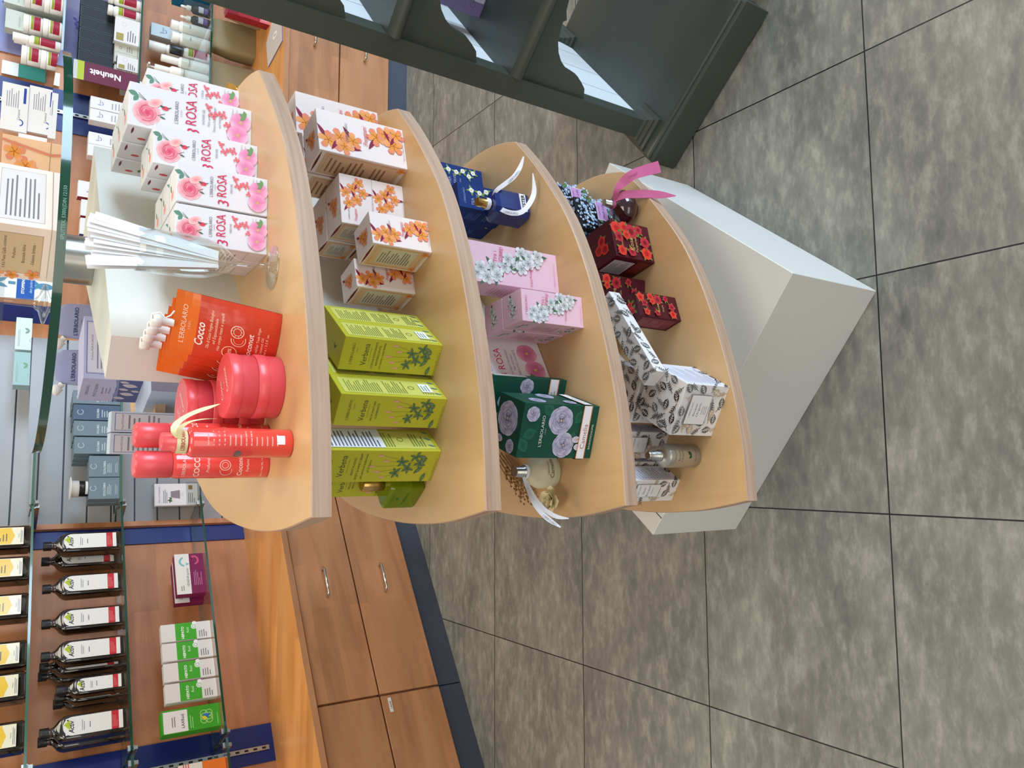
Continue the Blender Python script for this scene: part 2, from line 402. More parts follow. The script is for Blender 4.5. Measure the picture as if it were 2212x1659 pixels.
# flowers and patterns --------------------------------------------------------------
def frangi(A, x, y, r, a=0.):
    for i in range(5): A.petal(x, y, r, r*.62, a+i*1.2566, C(226, 146, 24), C(238, 160, 120) if i % 2 else C(226, 128, 116), .72)
    for i in range(5): A.line([(x, y), (x+r*.4*math.cos(a+i*1.2566+.5), y+r*.4*math.sin(a+i*1.2566+.5))], r*.06, C(172, 84, 26))
def rosa_rose(A, x, y, r, dark, mid, light, n=3):
    A.ell(x, y, r, r*.95, light, mid, n=14)
    for j in range(n):
        rr = r*(1-.27*j)
        for i in range(5):
            an = i*1.2566+j*.6; A.petal(x+rr*.18*math.cos(an), y+rr*.18*math.sin(an), rr*.82, rr*.95, an, dark if j == n-1 else mid, light if j < n-1 else mid, .7)
    A.ell(x, y, r*.2, r*.2, dark, mid, n=8)
def cherry(A, x, y, r, a=0.):
    for i in range(5): A.petal(x, y, r, r*.74, a+i*1.2566, C(176, 178, 176), C(236, 236, 234) if i % 2 else C(216, 216, 216), .7)
    for i in range(5): A.line([(x, y), (x+r*.45*math.cos(a+i*1.2566), y+r*.45*math.sin(a+i*1.2566))], r*.05, C(96, 96, 98))
def camel(A, x, y, r, a=0.):
    for j, (q, n) in enumerate(((1., 7), (.8, 6), (.6, 6), (.42, 5), (.26, 4))):
        for i in range(n):
            an = a+i*2*math.pi/n+j*.4; A.petal(x+r*q*.25*math.cos(an), y+r*q*.25*math.sin(an), r*q*.75, r*q*.95, an, C(84, 76, 104), C(206-18*(i%2), 200-18*(i%2), 222-16*(i%2), ), .6)
    A.ell(x, y, r*.1, r*.1, C(190, 170, 150))
def argleaf(A, x, y, L, a, c):
    A.leaf(x, y, L, L*.62, a, c)
    A.line([(x, y), (x+L*.9*math.cos(a), y+L*.9*math.sin(a))], L*.05, C(228, 226, 222))
    for q in (.3, .5, .7):
        bx, by = x+L*q*math.cos(a), y+L*q*math.sin(a)
        for sg in (-1, 1): A.line([(bx, by), (bx+L*.2*math.cos(a+sg*.9), by+L*.2*math.sin(a+sg*.9))], L*.04, C(228, 226, 222))
def argtwig(A, x, y, L, a, c):
    A.line([(x, y), (x+L*math.cos(a), y+L*math.sin(a))], L*.06, c)
    for q in (.3, .5, .7, .9):
        bx, by = x+L*q*math.cos(a), y+L*q*math.sin(a)
        for sg in (-1, 1): A.leaf(bx, by, L*.3, L*.09, a+sg*.8, c)
def argpat(A, w, h, cols, seed=1):
    rnd = random.Random(seed); st = .0168
    ny = max(1, int(h/st)); nx = max(1, int(w/st))
    for j in range(ny):
        for i in range(nx):
            x = w*(i+.5+rnd.uniform(-.22, .22))/nx; y = h*(j+.5+rnd.uniform(-.22, .22))/ny; a = rnd.uniform(0, 6.28); c = cols[0] if rnd.random() < .75 else cols[-1]
            if (i+j) % 2: argleaf(A, x-.009*math.cos(a), y-.009*math.sin(a), min(.0215, w/2.2), a, c)
            else: argtwig(A, x-.006*math.cos(a), y-.006*math.sin(a), min(.0205, w/2.2), a, c)

G1 = C(70, 70, 74)
def f_rosa(sub):
    def fn(A, w, h):
        k = w/.056
        A.leaf(w*.72, h*.93, .012*k, .007*k, 1.3, C(96, 140, 116)); A.leaf(w*.72, h*.93, .010*k, .006*k, 2.6, C(96, 140, 116))
        for q in (-.4, 0, .4): A.line([(w*.6, h*.85), (w*.74+q*.006*k, h*.93)], .0005*k, C(70, 110, 80))
        A.ell(w*.36, h*.86, .0155*k, .0165*k, C(247, 186, 190), C(226, 86, 110))
        for i in range(9):
            an = i*.7+.4; A.petal(w*.36+.0045*k*math.cos(an), h*.86+.004*k*math.sin(an), .0118*k, .0125*k, an, C(224, 96, 118), C(248, 196, 196), .7)
        for i in range(5): an = i*1.25; A.petal(w*.36, h*.855, .006*k, .006*k, an, C(214, 62, 92), C(238, 130, 146), .7)
        for i in range(9): A.ring(w*.36+.002*k*math.cos(i), h*.86+.002*k*math.sin(i), .0032*k+.0013*k*i, .0036*k+.0013*k*i, C(206, 66, 98) if i % 2 else C(252, 216, 214), 8, i*1.3, i*1.3+1.9)
        A.ell(w*.62, h*.8, .0055*k, .009*k, C(250, 200, 190), C(240, 130, 140), rot=.5)
        A.leaf(w*.34, h*.765, .008*k, .0022*k, -1.9, C(70, 96, 84)); A.line([(w*.34, h*.78), (w*.42, h*.72)], .0006*k, C(70, 96, 84))
        A.ell(w*.55, h*.72, .0028*k, .0042*k, C(232, 60, 84)); A.leaf(w*.55, h*.72, .007*k, .0025*k, 1.2, C(60, 86, 74)); A.leaf(w*.55, h*.712, .007*k, .0012*k, -1.2, C(60, 86, 74))
        A.text("L'ERBOLARIO", w*.52, h*.615, .0062*k, C(96, 96, 104), fit=w*.66, sx=.8); A.text("L O D I", w*.52, h*.585, .0028*k, C(120, 120, 126))
        A.text("3", w*.15, h*.44, .0215*k, C(214, 44, 92), shear=.1, sx=.9); A.text("ROSA", w*.6, h*.47, .0185*k, C(206, 40, 86), sx=.72, fit=w*.66)
        for i, q in enumerate(sub): A.text(q, w*.56, h*(.4-.045*i), .0046*k, C(140, 140, 146), fit=w*.6, sx=.75)
        for cx, cy, n in ((.84, .37, 5), (.66, .33, 7), (.72, .26, 8), (.5, .2, 8), (.38, .2, 3)):
            for i in range(n):
                an = i*2.4; rr = .0014*k*math.sqrt(i*2.2)
                A.ell(w*cx+rr*math.cos(an), h*cy+rr*math.sin(an), .0017*k, .0017*k, C(226, 56, 86), C(246, 150, 150), n=7)
        A.text("50ml e", w*.84, h*.16, .0034*k, C(150, 150, 154), fit=w*.26); A.text("1.6 fl. oz.", w*.82, h*.125, .0034*k, C(150, 150, 154), fit=w*.3)
        for fx, fy, r in ((.62, .10, .013), (.30, .12, .0155)):
            cy0 = max(h*fy, .0135*k)
            for i in range(5): A.petal(max(w*fx, .0135*k), cy0, .0135*k, .0148*k, i*1.2566+.3+fx, C(220, 120, 166), C(246, 196, 214) if i % 2 else C(236, 166, 196), .7)
            for i in range(8): A.line([(max(w*fx, .014*k), cy0), (max(w*fx, .014*k)+.003*k*math.cos(i*.8), cy0+.003*k*math.sin(i*.8))], .0005*k, C(206, 196, 90))
        for q in (.3, 1.2, 2.2): A.leaf(w*.78, .008*k, .009*k, .005*k, q, C(112, 150, 96))
    return fn
def side_rosa(A, w, h):
    A.leaf(w*.5, h*.95, w*.42, .0035, 0, C(112, 28, 52)); A.leaf(w*.92, h*.95, w*.42, .0035, math.pi, C(112, 28, 52))
    A.ell(w*.3, h*.86, .004, .006, C(206, 70, 76)); A.leaf(w*.3, h*.78, .014, .007, -.2, C(96, 116, 76))
    A.frame(w*.1, h*.2, w*.9, h*.7, C(150, 140, 120)); A.small(w*.16, h*.3, w*.84, h*.66, 9, C(150, 146, 134))
def top_rosa(A, w, h):
    A.ell(w*.3, h*.5, w*.14, h*.16, C(244, 190, 176), C(232, 118, 116)); A.leaf(w*.4, h*.6, w*.3, h*.12, .6, C(110, 130, 90))
    A.line([(w*.02, h*.88), (w*.3, h*.93), (w*.7, h*.93), (w*.98, h*.88)], .0006, C(120, 40, 60))
WHITE = C(226, 222, 224)
def rosa(w, d, h, loc, rot, label, sub=('PERFUME',), key='rosa'):
    return carton('perfume_carton', key+sub[0], w, d, h, WHITE, {'f': f_rosa(sub), 'l': side_rosa, 't': top_rosa, 'r': side_rosa}, loc, rot, label, 'box', 'white boxes with pink roses on the top maple shelf')

def f_frangi(small2=False):
    def fn(A, w, h):
        k = min(w/.057, h/(.056 if small2 else .098))*(.8 if small2 else 1)
        pts = ((.28, .9, .013), (.4, .76, .013), (.2, .72, .012), (.38, .62, .012), (.62, .34, .013), (.74, .22, .013), (.5, .14, .013), (.78, .1, .011)) if not small2 else ((.62, .84, .013), (.42, .74, .013), (.72, .62, .014), (.5, .5, .013), (.86, .42, .012), (.66, .3, .012))
        for i, (x, y, r) in enumerate(pts):
            A.leaf(w*x, h*y, r*k*1.75, r*k*.42, i*2.1+.5, C(128, 18, 52)); frangi(A, min(max(w*x, r*k*.9), w-r*k*.9), min(max(h*y, r*k*.9), h-r*k*.9), r*k, i*1.7)
        ty = .47 if not small2 else .55
        A.text("L'ERBOLARIO", w*.55 if not small2 else w*.2, h*(ty+.2), .0044*k, C(120, 116, 118), fit=w*(.6 if not small2 else .34))
        A.text("Frangipani", w*.58 if not small2 else w*.2, h*(ty-.02), .0082*k, C(206, 60, 76), shear=.35, fit=w*(.62 if not small2 else .34), sx=.8)
        A.text("50 ml e / Net Wt. 1.6 fl. oz.", w*.5, h*.022, .0032*k, C(150, 130, 130), fit=w*.7)
    return fn
def side_frangi(A, w, h):
    A.leaf(w*.02, h*.965, w*.96, .004, 0, C(110, 34, 26))
    A.rect(w*.05, h*.06, w*.95, h*.93, C(214, 178, 140)); A.frame(w*.1, h*.1, w*.9, h*.88, C(176, 130, 92))
    A.rect(w*.18, h*.2, w*.86, h*.8, C(206, 198, 178)); A.small(w*.23, h*.24, w*.8, h*.77, 12, C(120, 112, 98))
    frangi(A, w*.12, h*.05+.006, .006, 1.); frangi(A, w*.85, .007, .0065, 2.)
def side_frangi2(A, w, h):
    A.leaf(w*.02, h*.965, w*.96, .004, 0, C(110, 34, 26)); A.rect(w*.06, h*.05, w*.94, h*.92, C(212, 178, 146)); A.frame(w*.1, h*.08, w*.9, h*.88, C(170, 120, 86))
    A.small(w*.18, h*.42, w*.84, h*.86, 8, C(150, 110, 84)); A.small(w*.2, h*.2, w*.8, h*.36, 3, C(150, 110, 84)); frangi(A, w*.85, .008, .008, 2.)
def top_frangi(A, w, h):
    for i, (x, y) in enumerate(((.45, .5), (.35, .42), (.55, .6), (.5, .35))): frangi(A, w*x, h*y, min(w, h)*.17, i)
    A.leaf(w*.6, h*.7, .012, .005, 1., C(140, 26, 50))
CREAM = C(230, 216, 210)
def frang(w, d, h, loc, rot, label, big=False, small2=False):
    return carton('bath_gel_carton' if big else 'cream_carton' if small2 else 'perfume_carton', 'fr%d%d' % (big, small2), w, d, h, CREAM, {'f': f_frangi(small2), 'l': side_frangi2 if big else side_frangi, 't': top_frangi, 'r': side_frangi}, loc, rot, label, 'box', 'white boxes with orange flowers on the second maple shelf')

LIME = C(186, 182, 48)
def f_verb(lines, vol):
    def fn(A, w, h):
        k = w/.052; dk = C(66, 74, 44); lf = C(64, 96, 70)
        A.text("L'ERBOLARIO", w*.5, h*.885, .0056*k, C(74, 82, 30), fit=w*.86); A.text("L O D I", w*.62, h*.85, .003*k, C(90, 98, 40))
        A.text("Verbena", w*.5, h*.745, .0125*k, dk, fit=w*.66); A.rect(w*.28, h*.72, w*.72, h*.722, dk)
        for i, q in enumerate(lines): A.text(q, w*.5, h*(.67-.04*i), .0046*k, dk, fit=w*.8)
        for i in range(5):
            x = w*(.16+.17*i); y = h*(.42+.05*((i*7) % 3)); A.line([(w*.55, h*.1), (x, y)], .0004, C(110, 120, 40))
            for j in range(4): A.ell(x, y+.002*j, .0016*k, .0014*k, C(222, 160, 140), n=6)
        for j, (x, y) in enumerate(((.3, .33), (.45, .24), (.66, .3), (.62, .15), (.82, .2))):
            for a2 in (-.6, .5, 1.6, 2.7, 3.8): A.leaf(w*x, h*y, .0098*k, .0036*k, a2+j*.5, lf, C(104, 134, 96))
        for j, (x, y, a2) in enumerate(((.5, .12, 2.4), (.5, .12, .4), (.75, .1, 1.2), (.3, .08, 2.9))): A.leaf(w*x, h*y, .016*k, .0055*k, a2, lf, C(120, 146, 104))
        A.text(vol, w*.4, h*.012, .0038*k, C(110, 114, 60), fit=w*.75)
    return fn
def side_verb(A, w, h):
    A.rect(w*.1, h*.03, w*.9, h*.96, C(204, 202, 100)); A.frame(w*.1, h*.03, w*.9, h*.96, C(150, 158, 60))
    A.small(w*.17, h*.6, w*.83, h*.92, 15, C(120, 126, 52)); A.small(w*.17, h*.36, w*.83, h*.56, 9, C(130, 136, 60))
    A.ring(w*.5, h*.3, .004, .0048, C(90, 96, 40)); A.small(w*.2, h*.1, w*.8, h*.22, 5, C(130, 136, 60))
    for q in (.2, .5, .8): A.leaf(w*q, h*.03, .012, .004, 1.2, C(104, 134, 116))
def side_verb2(A, w, h):
    side_verb(A, w, h); A.rect(w*.3, h*.1, w*.75, h*.21, C(240, 240, 236)); A.small(w*.35, h*.12, w*.7, h*.2, 3, C(90, 120, 90))
def side_verb3(A, w, h):
    side_verb(A, w, h); A.rect(w*.12, h*.45, w*.95, h*.95, C(232, 234, 236)); A.small(w*.16, h*.48, w*.9, h*.93, 16, C(96, 100, 120))
def top_verb(A, w, h): A.leaf(w*.4, h*.5, .01, .004, 1, C(90, 106, 40)); A.leaf(w*.5, h*.45, .01, .004, 2.4, C(90, 106, 40))

BLUE = C(14, 48, 112)
def f_tea(A, w, h):
    k = w/.052
    A.text("L'ERBOLARIO", w*.5, h*.86, .0052*k, C(150, 160, 190), fit=w*.8)
    A.text("TEA", w*.3, h*.69, .0085*k, C(182, 176, 190)); A.text("LEAVES", w*.38, h*.58, .0085*k, C(182, 176, 190), fit=w*.62); A.text("refume", w*.3, h*.48, .006*k, C(160, 160, 180))
    for i, (x, y) in enumerate(((.75, .72), (.7, .56), (.8, .42), (.62, .3), (.8, .2))):
        for a2 in (.3, 1.7, 3.2): A.leaf(w*x, h*y, .012*k, .0048*k, a2+i, C(110, 140, 66), C(150, 172, 90))
        for j in range(5): A.petal(w*x, h*y, .0052*k, .005*k, j*1.2566+i, C(230, 226, 200), C(246, 246, 244))
        A.ell(w*x, h*y, .0016*k, .0016*k, C(222, 180, 60), n=6)
def side_tea(A, w, h): A.small(w*.25, h*.5, w*.8, h*.74, 6, C(70, 110, 170)); A.small(w*.3, h*.3, w*.6, h*.4, 2, C(70, 110, 170)); A.leaf(w*.85, h*.1, .01, .005, 1, C(130, 150, 70))
PINK = C(226, 186, 200)
def f_cil(big):
    def fn(A, w, h):
        k = w/.055; tx = C(196, 56, 110)
        A.line([(w*.12, h*.74), (w*.2, h*.6), (w*.5, h*.58), (w*.6, h*.42), (w*.85, h*.36)], .0012*k, C(84, 60, 70))
        for i, (x, y) in enumerate(((.22, .86), (.14, .76), (.36, .82), (.42, .70), (.22, .66), (.46, .58), (.5, .50), (.66, .54), (.68, .43), (.48, .40), (.80, .32), (.70, .24), (.86, .40), (.84, .22), (.62, .33))):
            A.leaf(w*x, h*y, .016*k, .005*k, i*2.3, C(74, 104, 78)); cherry(A, w*x, h*y, .0098*k, i)
        A.text("L'ERBOLARIO", w*.5, h*.93, .0056*k, tx, fit=w*.85)
        A.text("Tra i", w*.66, h*.66, .0085*k, tx); A.text("Ciliegi", w*.74, h*.6, .0085*k, tx, fit=w*.45)
        A.text("Crema Profumata" if big else "Perfume", w*.3, h*.3, .0052*k, tx, fit=w*.5)
        A.text("200ml e / 6.7 fl. oz." if big else "50ml e / 1.6 fl. oz.", w*.45, h*.04, .004*k, C(200, 140, 166), fit=w*.7)
    return fn
def side_cil(A, w, h):
    A.small(w*.2, h*.3, w*.8, h*.66, 10, C(200, 150, 156))
    for i, (x, y) in enumerate(((.3, .88), (.6, .82), (.4, .2), (.7, .14), (.5, .08))): A.leaf(w*x, h*y, .01, .004, i*2, C(90, 100, 80)); cherry(A, w*x, h*y, .006, i)
def top_cil(A, w, h):
    for i, (x, y) in enumerate(((.3, .5), (.45, .42), (.6, .5), (.72, .56))): A.leaf(w*x, h*y, .012, .005, i*2.1, C(60, 74, 56)); cherry(A, w*x, h*y, .0085, i)
def f_cam(A, w, h):
    for x, y, a2 in ((.1, .9, .5), (.5, .8, 2), (.8, .6, 1), (.2, .3, 0), (.9, .2, 2.5), (.5, .5, 3.6)): A.leaf(w*x, h*y, min(.03, w*.3), .018, a2, C(34, 100, 78), C(22, 76, 60))
    camel(A, w*.70, h*.50, w*.27); camel(A, w*.25, h*.42, w*.24, .5); camel(A, w*.80, h*.88, w*.14, 1.)
    for x, y in ((.36, .26), (.22, .22)): A.ell(w*x, h*y, .0055, .008, C(214, 206, 214), C(180, 170, 186), n=9); A.leaf(w*x, h*y-.009, .008, .005, 1.5, C(170, 170, 110))
    A.text("L'ERBOLARIO", w*.5, h*.72, .0075, C(222, 222, 214), fit=w*.86, sx=1.1); A.text("L O D I", w*.5, h*.685, .003, C(200, 200, 190))
    A.rect(0, h*.105, w, h*.225, C(206, 120, 60)); A.rect(0, h*.115, w, h*.215, C(234, 232, 236))
    A.text("Camelia", w*.42, h*.13, .0125, C(160, 84, 70), fit=w*.52); A.text("BAGNOSCHIUMA", w*.42, h*.05, .0052, C(214, 214, 200), fit=w*.5)
def side_cam(A, w, h):
    for x, y, r in ((.3, .75, .2), (.75, .5, .22), (.2, .35, .16)): camel(A, w*x, h*y, w*r)
    A.rect(0, h*.105, w, h*.225, C(206, 120, 60)); A.rect(0, h*.115, w, h*.215, C(234, 232, 236)); A.small(w*.1, h*.13, w*.7, h*.2, 2, C(170, 160, 160))
def top_cam(A, w, h): camel(A, w*.6, h*.55, w*.32); camel(A, w*.14, h*.3, w*.13); A.ell(w*.2, h*.75, .006, .01, C(200, 190, 200), C(150, 140, 160))
def f_lil(A, w, h):
    rnd = random.Random(3)
    for i in range(300):
        x, y = rnd.random(), rnd.random()
        if .42 < x < .8 and .3 < y < .62: continue
        q = .0031
        for j in range(4): A.leaf(w*(.03+.94*x), h*(.03+.94*y), q, q*.8, j*1.57+i, C(204, 220, 236) if i % 3 else C(150, 178, 214))
    for x, y, a2 in ((.1, .5, .4), (.85, .12, 2.4), (.4, .15, .6), (.9, .7, 2.6)): A.leaf(w*x, h*y, .018, .008, a2, C(70, 110, 60), C(104, 140, 80))
    A.rect(w*.2, h*.3, w*.8, h*.6, C(206, 156, 206)); A.frame(w*.2, h*.3, w*.8, h*.6, C(240, 230, 240), .0008)
    A.text("L'ERBOLARIO", w*.5, h*.51, .0045, C(96, 50, 110), fit=w*.5); A.text("Meth Lilla", w*.5, h*.38, .009, C(80, 30, 90), shear=.3, fit=w*.52)
def f_red(name2, gold):
    def fn(A, w, h):
        k = w/.06
        for i, (x, y, r, q) in enumerate(((.78, .9, .012, 0), (.55, .84, .009, 1), (.88, .66, .011, 0), (.75, .5, .013, 1), (.88, .3, .008, 1), (.2, .2, .011, 0), (.15, .84, .009, 0), (.5, .2, .010, 1), (.62, .66, .008, 0), (.12, .6, .008, 1))):
            for a2 in (0, 1.3, 2.6, 3.9, 5.2): A.leaf(min(max(w*x, .012*k), w-.012*k), min(max(h*y, .012*k), h-.012*k), r*k*1.3, r*k*.5, a2+i, C(96, 112, 44), C(132, 140, 60))
            rosa_rose(A, min(max(w*x, .01*k), w-.01*k), min(max(h*y, .01*k), h-.01*k), r*k*.9, C(104, 8, 26) if q else C(168, 18, 26), C(166, 26, 44) if q else C(206, 40, 34), C(190, 50, 60) if q else C(222, 70, 52), 3)
        A.text("L'ERBOLARIO", w*.45, h*.8, .0046*k, C(190, 70, 60), fit=w*.7)
        A.text(name2[0], w*.38, h*.53, .011*k, gold, fit=w*.5); A.text(name2[1], w*.38, h*.43, .0065*k, gold, fit=w*.5)
    return fn
def top_red(A, w, h):
    for i, (x, y) in enumerate(((.45, .6), (.35, .36), (.62, .42))):
        for a2 in (0, 1.5, 3, 4.5): A.leaf(w*x, h*y, .013, .006, a2+i, C(90, 104, 40), C(120, 130, 50))
    for i, (x, y) in enumerate(((.4, .62), (.34, .38), (.58, .45))): rosa_rose(A, w*x, h*y, min(w, h)*.15, C(130, 12, 30), C(206, 34, 34), C(220, 60, 52), 2)
def side_red(A, w, h): A.rect(w*.12, h*.08, w*.9, h*.9, C(126, 58, 60)); A.small(w*.2, h*.3, w*.82, h*.85, 9, C(160, 100, 100))
def side_red2(A, w, h): A.rect(w*.1, h*.4, w*.8, h*.92, C(190, 186, 194)); A.small(w*.15, h*.44, w*.75, h*.88, 8, C(120, 116, 124)); A.rect(w*.3, h*.06, w*.9, h*.36, C(120, 40, 36))
BURG = C(78, 14, 28)
AW = C(234, 230, 226); AG = C(104, 102, 98); AD = C(72, 60, 56); AB = C(196, 172, 140)
def f_arg(lines):
    def fn(A, w, h):
        argpat(A, w, h, (AG, AB), 5)
        A.rect(w*.24, h*.36, w*.82, h*.84, AG); A.rect(w*.25, h*.37, w*.81, h*.83, C(232, 228, 226))
        A.text("L'ERBOLARIO", w*.53, h*.75, .0048, C(90, 86, 84), fit=w*.46)
        for i, q in enumerate(lines): A.text(q, w*.53, h*((.65, .57, .5, .455, .41)[i]), .0068 if i < 2 else .004, C(84, 80, 78), fit=w*.5)
    return fn
def s_arg(A, w, h):
    A.rect(w*.06, h*.04, w*.94, h*.96, C(222, 222, 232)); A.small(w*.12, h*.1, w*.88, h*.9, 14, C(176, 178, 192)); argpat(A, w, h*.1, (AD, AD), 4)
def t_arg(A, w, h): argpat(A, w, h, (AD, AG), 8)

# ------------------------------------------------------------------ setting
def struct(o): o['kind'] = 'structure'; return o
mb = MB(); mb.face([(-3.2, -2.5, 0), (4.5, -2.5, 0), (4.5, 5, 0), (-3.2, 5, 0)], 'stone_tile'); struct(mb.build('floor'))
# three straight wall sections
class Sec:
    def __init__(s, P, th): s.P = Vector((P[0], P[1], 0)); a = math.radians(th); s.th = th; s.u = Vector((math.cos(a), math.sin(a), 0)); s.n = Vector((math.sin(a), -math.cos(a), 0))
    def at(s, q, off, z): p = s.P+s.u*q+s.n*off; return Vector((p.x, p.y, z))
SL, SM, SR = Sec((-1.104, 2.965), 34.2), Sec((-.235, 3.55), 17.), Sec((.578, 3.80), 1.5)
def panel(sec, s0, s1, z0, z1, off0, off1, mat, name, label=None, parent=None):
    mb = MB(); mb.box(0, 0, 0, s1-s0, off1-off0, z1-z0, mat); o = mb.build(name, parent); p = sec.at(s0, off1, z0)
    o.location = p; o.rotation_euler = (0, 0, math.radians(sec.th)); return o
def wall(sec, s0, s1, name, th=.1): return struct(panel(sec, s0, s1, 0, 2.6, -th-.02, -.02, 'white_laminate', name))
wall(SL, -1.2, 1.13, 'wall_left'); wall(SM, -.08, .92, 'wall_back'); wall(SR, -.07, 3.2, 'wall_right')
# panels on the walls (fixed)
def trim(sec, s0, s1, z0, z1, o0, o1, mat, nm): return struct(panel(sec, s0, s1, z0, z1, o0, o1, mat, nm))
WT = .592
trim(SL, .172, .975, WT, 2.3, -.02, 0, 'beech_panel', 'trim_1'); trim(SL, .965, 1.04, WT, 2.3, -.02, .006, 'blue_laminate', 'trim_2'); trim(SL, 1.04, 1.062, WT, 2.3, -.02, .022, 'beech_panel', 'trim_3')
trim(SL, .036, .172, WT, 2.3, -.02, .006, 'blue_laminate', 'trim_4'); trim(SL, -.9, .036, WT, 2.3, -.02, 0, 'beech_panel', 'trim_5')
# slatted grey section: boards with grooves between them
mb = MB(); zz = WT
while zz < 2.3:
    mb.box(0, 0, zz+.003, .83, .014, zz+.0845, 'slat_grey', bev=.0015); zz += .0868
mb.box(0, .014, WT, .83, .03, 2.3, 'slat_groove')
o = struct(mb.build('wall_back_slats')); o.location = SM.at(0, 0.01, 0); o.rotation_euler = (0, 0, math.radians(SM.th))
trim(SR, -.03, .03, WT, 2.3, -.02, .02, 'beech_panel', 'trim_6'); trim(SR, .03, .11, WT, 2.3, -.02, .006, 'blue_laminate', 'trim_7')
trim(SR, .11, .9, WT, 2.3, -.02, 0, 'beech_panel', 'trim_8'); trim(SR, .9, 1.09, WT, 2.3, -.02, .006, 'blue_laminate', 'trim_9'); trim(SR, 1.09, 2.9, WT, 2.3, -.02, 0, 'beech_panel', 'trim_10')
# slotted rails on the blue strips
def rail(sec, s, nm, lab):
    mb = MB(); mb.box(-.008, 0, 0, .008, .008, 1.6, 'brushed_steel')
    for k in range(50): mb.box(-.0035, -.0006, .012+k*.032, .0035, .001, .026+k*.032, 'dark_gap')
    o = mb.build(nm); o.location = sec.at(s, .0145, WT+.02); o.rotation_euler = (0, 0, math.radians(sec.th)); tag(o, lab, 'shelf rail')
rail(SL, .085, 'slotted_rail', 'slotted steel shelf rail on the blue strip at the left edge')
rail(SR, .985, 'slotted_rail', 'slotted steel shelf rail on the blue strip right of the brown panel')

# base cabinets ------------------------------------------------------------
def handle(parent, x, z, L=.11):
    mb = MB(); mb.tube([(x-L/2, .0, z), (x-L/2, -.02, z), (x-L/2+.008, -.028, z), (x+L/2-.008, -.028, z), (x+L/2, -.02, z), (x+L/2, 0, z)], .0048, 10, 'chrome'); return mb.build('handle', parent)
def cabinet(P, th, W, label, D=.42, zb=.1, zm=.337, zt=.568, hx=None, sign=False):
    r = empty('drawer_cabinet', (P[0], P[1], 0), th, label, 'cabinet', 'base cabinets along the shop wall')
    mb = MB(); mb.box(0, .018, zb, W, D, zt, 'beech_front'); mb.build('body', r)
    mb = MB(); mb.box(0, .012, 0, W, D-.02, zb, 'plinth_grey'); mb.build('plinth', r)
    for z0, z1 in ((zb, zm-.003), (zm+.003, zt-.004)):
        mb = MB(); mb.box(.002, 0, z0, W-.002, .017, z1, 'beech_front', bev=.001); d = mb.build('drawer', r)
        handle(d, W/2 if hx is None else hx, (z0+z1)/2+.005)
        if sign and z0 < .2:
            mb = MB(); mb.box(W-.062, -.0012, z1-.036, W-.012, 0, z1-.024, PR, C(235, 235, 235)); A = Art(mb, flat((W-.062, -.0012, z1-.036), (1, 0, 0), (0, 0, 1)))
            A.text('LAUGE', .025, .0028, .0085, C(40, 40, 46), bold=.02, fit=.042); tag(mb.build('name_sticker', d), 'small white sticker reading LAUGE')
        mb = MB(); mb.box(.0, .0168, z1, W, .0178, z1+.006, 'dark_gap'); mb.build('gap_strip', r)
    return r
PL = Vector((-.8622, 2.6098, 0))+Vector((.562, -.827, 0))*.012
uL = Vector((.827, .562, 0))
cabinet(PL+uL*(.067-.888), 34.2, .884, 'beech drawer cabinet at the far left with a LAUGE sticker', sign=True)
cabinet(PL+uL*.067, 34.2, .888, 'beech drawer cabinet with two bow handles left of the maple stand')
cabinet((-.055, 3.15), 1.5, .84, 'beech drawer cabinet hidden behind the middle of the maple stand', D=.33)
cabinet((.79, 3.16), 0, .68, 'beech drawer cabinet behind the right half of the maple stand', D=.5)
cabinet((1.48, 3.165), 0, .85, 'beech drawer cabinet seen between maple stand and olive rack', D=.5)
# one continuous worktop following the three wall sections
def isec(a, b, oa, ob):
    p, q = a.P+a.n*oa, b.P+b.n*ob; den = a.u.x*b.u.y-a.u.y*b.u.x; d = q-p; k = (d.x*b.u.y-d.y*b.u.x)/den; return p+a.u*k
fr = [PL+uL*-.9+Vector((.562, -.827, 0))*.012, PL+uL*.975+Vector((.562, -.827, 0))*.012, Vector((.0, 3.138, 0)), Vector((1.4, 3.146, 0)), Vector((3.2, 3.146, 0))]
bk = [SR.at(2.7, 0, 0), isec(SM, SR, 0, 0), isec(SL, SM, 0, 0), SL.at(-1., 0, 0)]
mb = MB(); mb.prism([(p.x, p.y) for p in fr+bk], .570, WT, 'beech_worktop', 'beech_front'); tag(mb.build('worktop'), 'long orange beech worktop on top of the drawer cabinets', 'worktop')
# glass wall shelves --------------------------------------------------------
def wshelf(sec, s0, s1, z, label, o1=.21, o0=.02, edge='glass_edge'):
    mb = MB(); L = s1-s0; D = o1-o0; t2 = .008
    mb.face([(0, 0, 0), (L, 0, 0), (L, D, 0), (0, D, 0)], 'shelf_glass'); mb.face([(0, 0, -t2), (0, D, -t2), (L, D, -t2), (L, 0, -t2)], 'shelf_glass')
    for a2, b2 in (((0, 0), (L, 0)), ((L, 0), (L, D)), ((L, D), (0, D)), ((0, D), (0, 0))): mb.face([(*a2, -t2), (*b2, -t2), (*b2, 0), (*a2, 0)], edge)
    r = empty('glass_shelf', sec.at(s0, o1, z), sec.th, label, 'shelf', 'glass shelves on the wall'); mb.build('pane', r)
    for x in (.015, L-.015):
        mb = MB(); mb.box(x-.006, .03, -t2-.018, x+.006, D+.015, -t2-.0005, 'brushed_steel'); mb.box(x-.009, .03, -t2-.006, x+.009, .05, .004, 'brushed_steel'); mb.build('bracket', r)
    return r
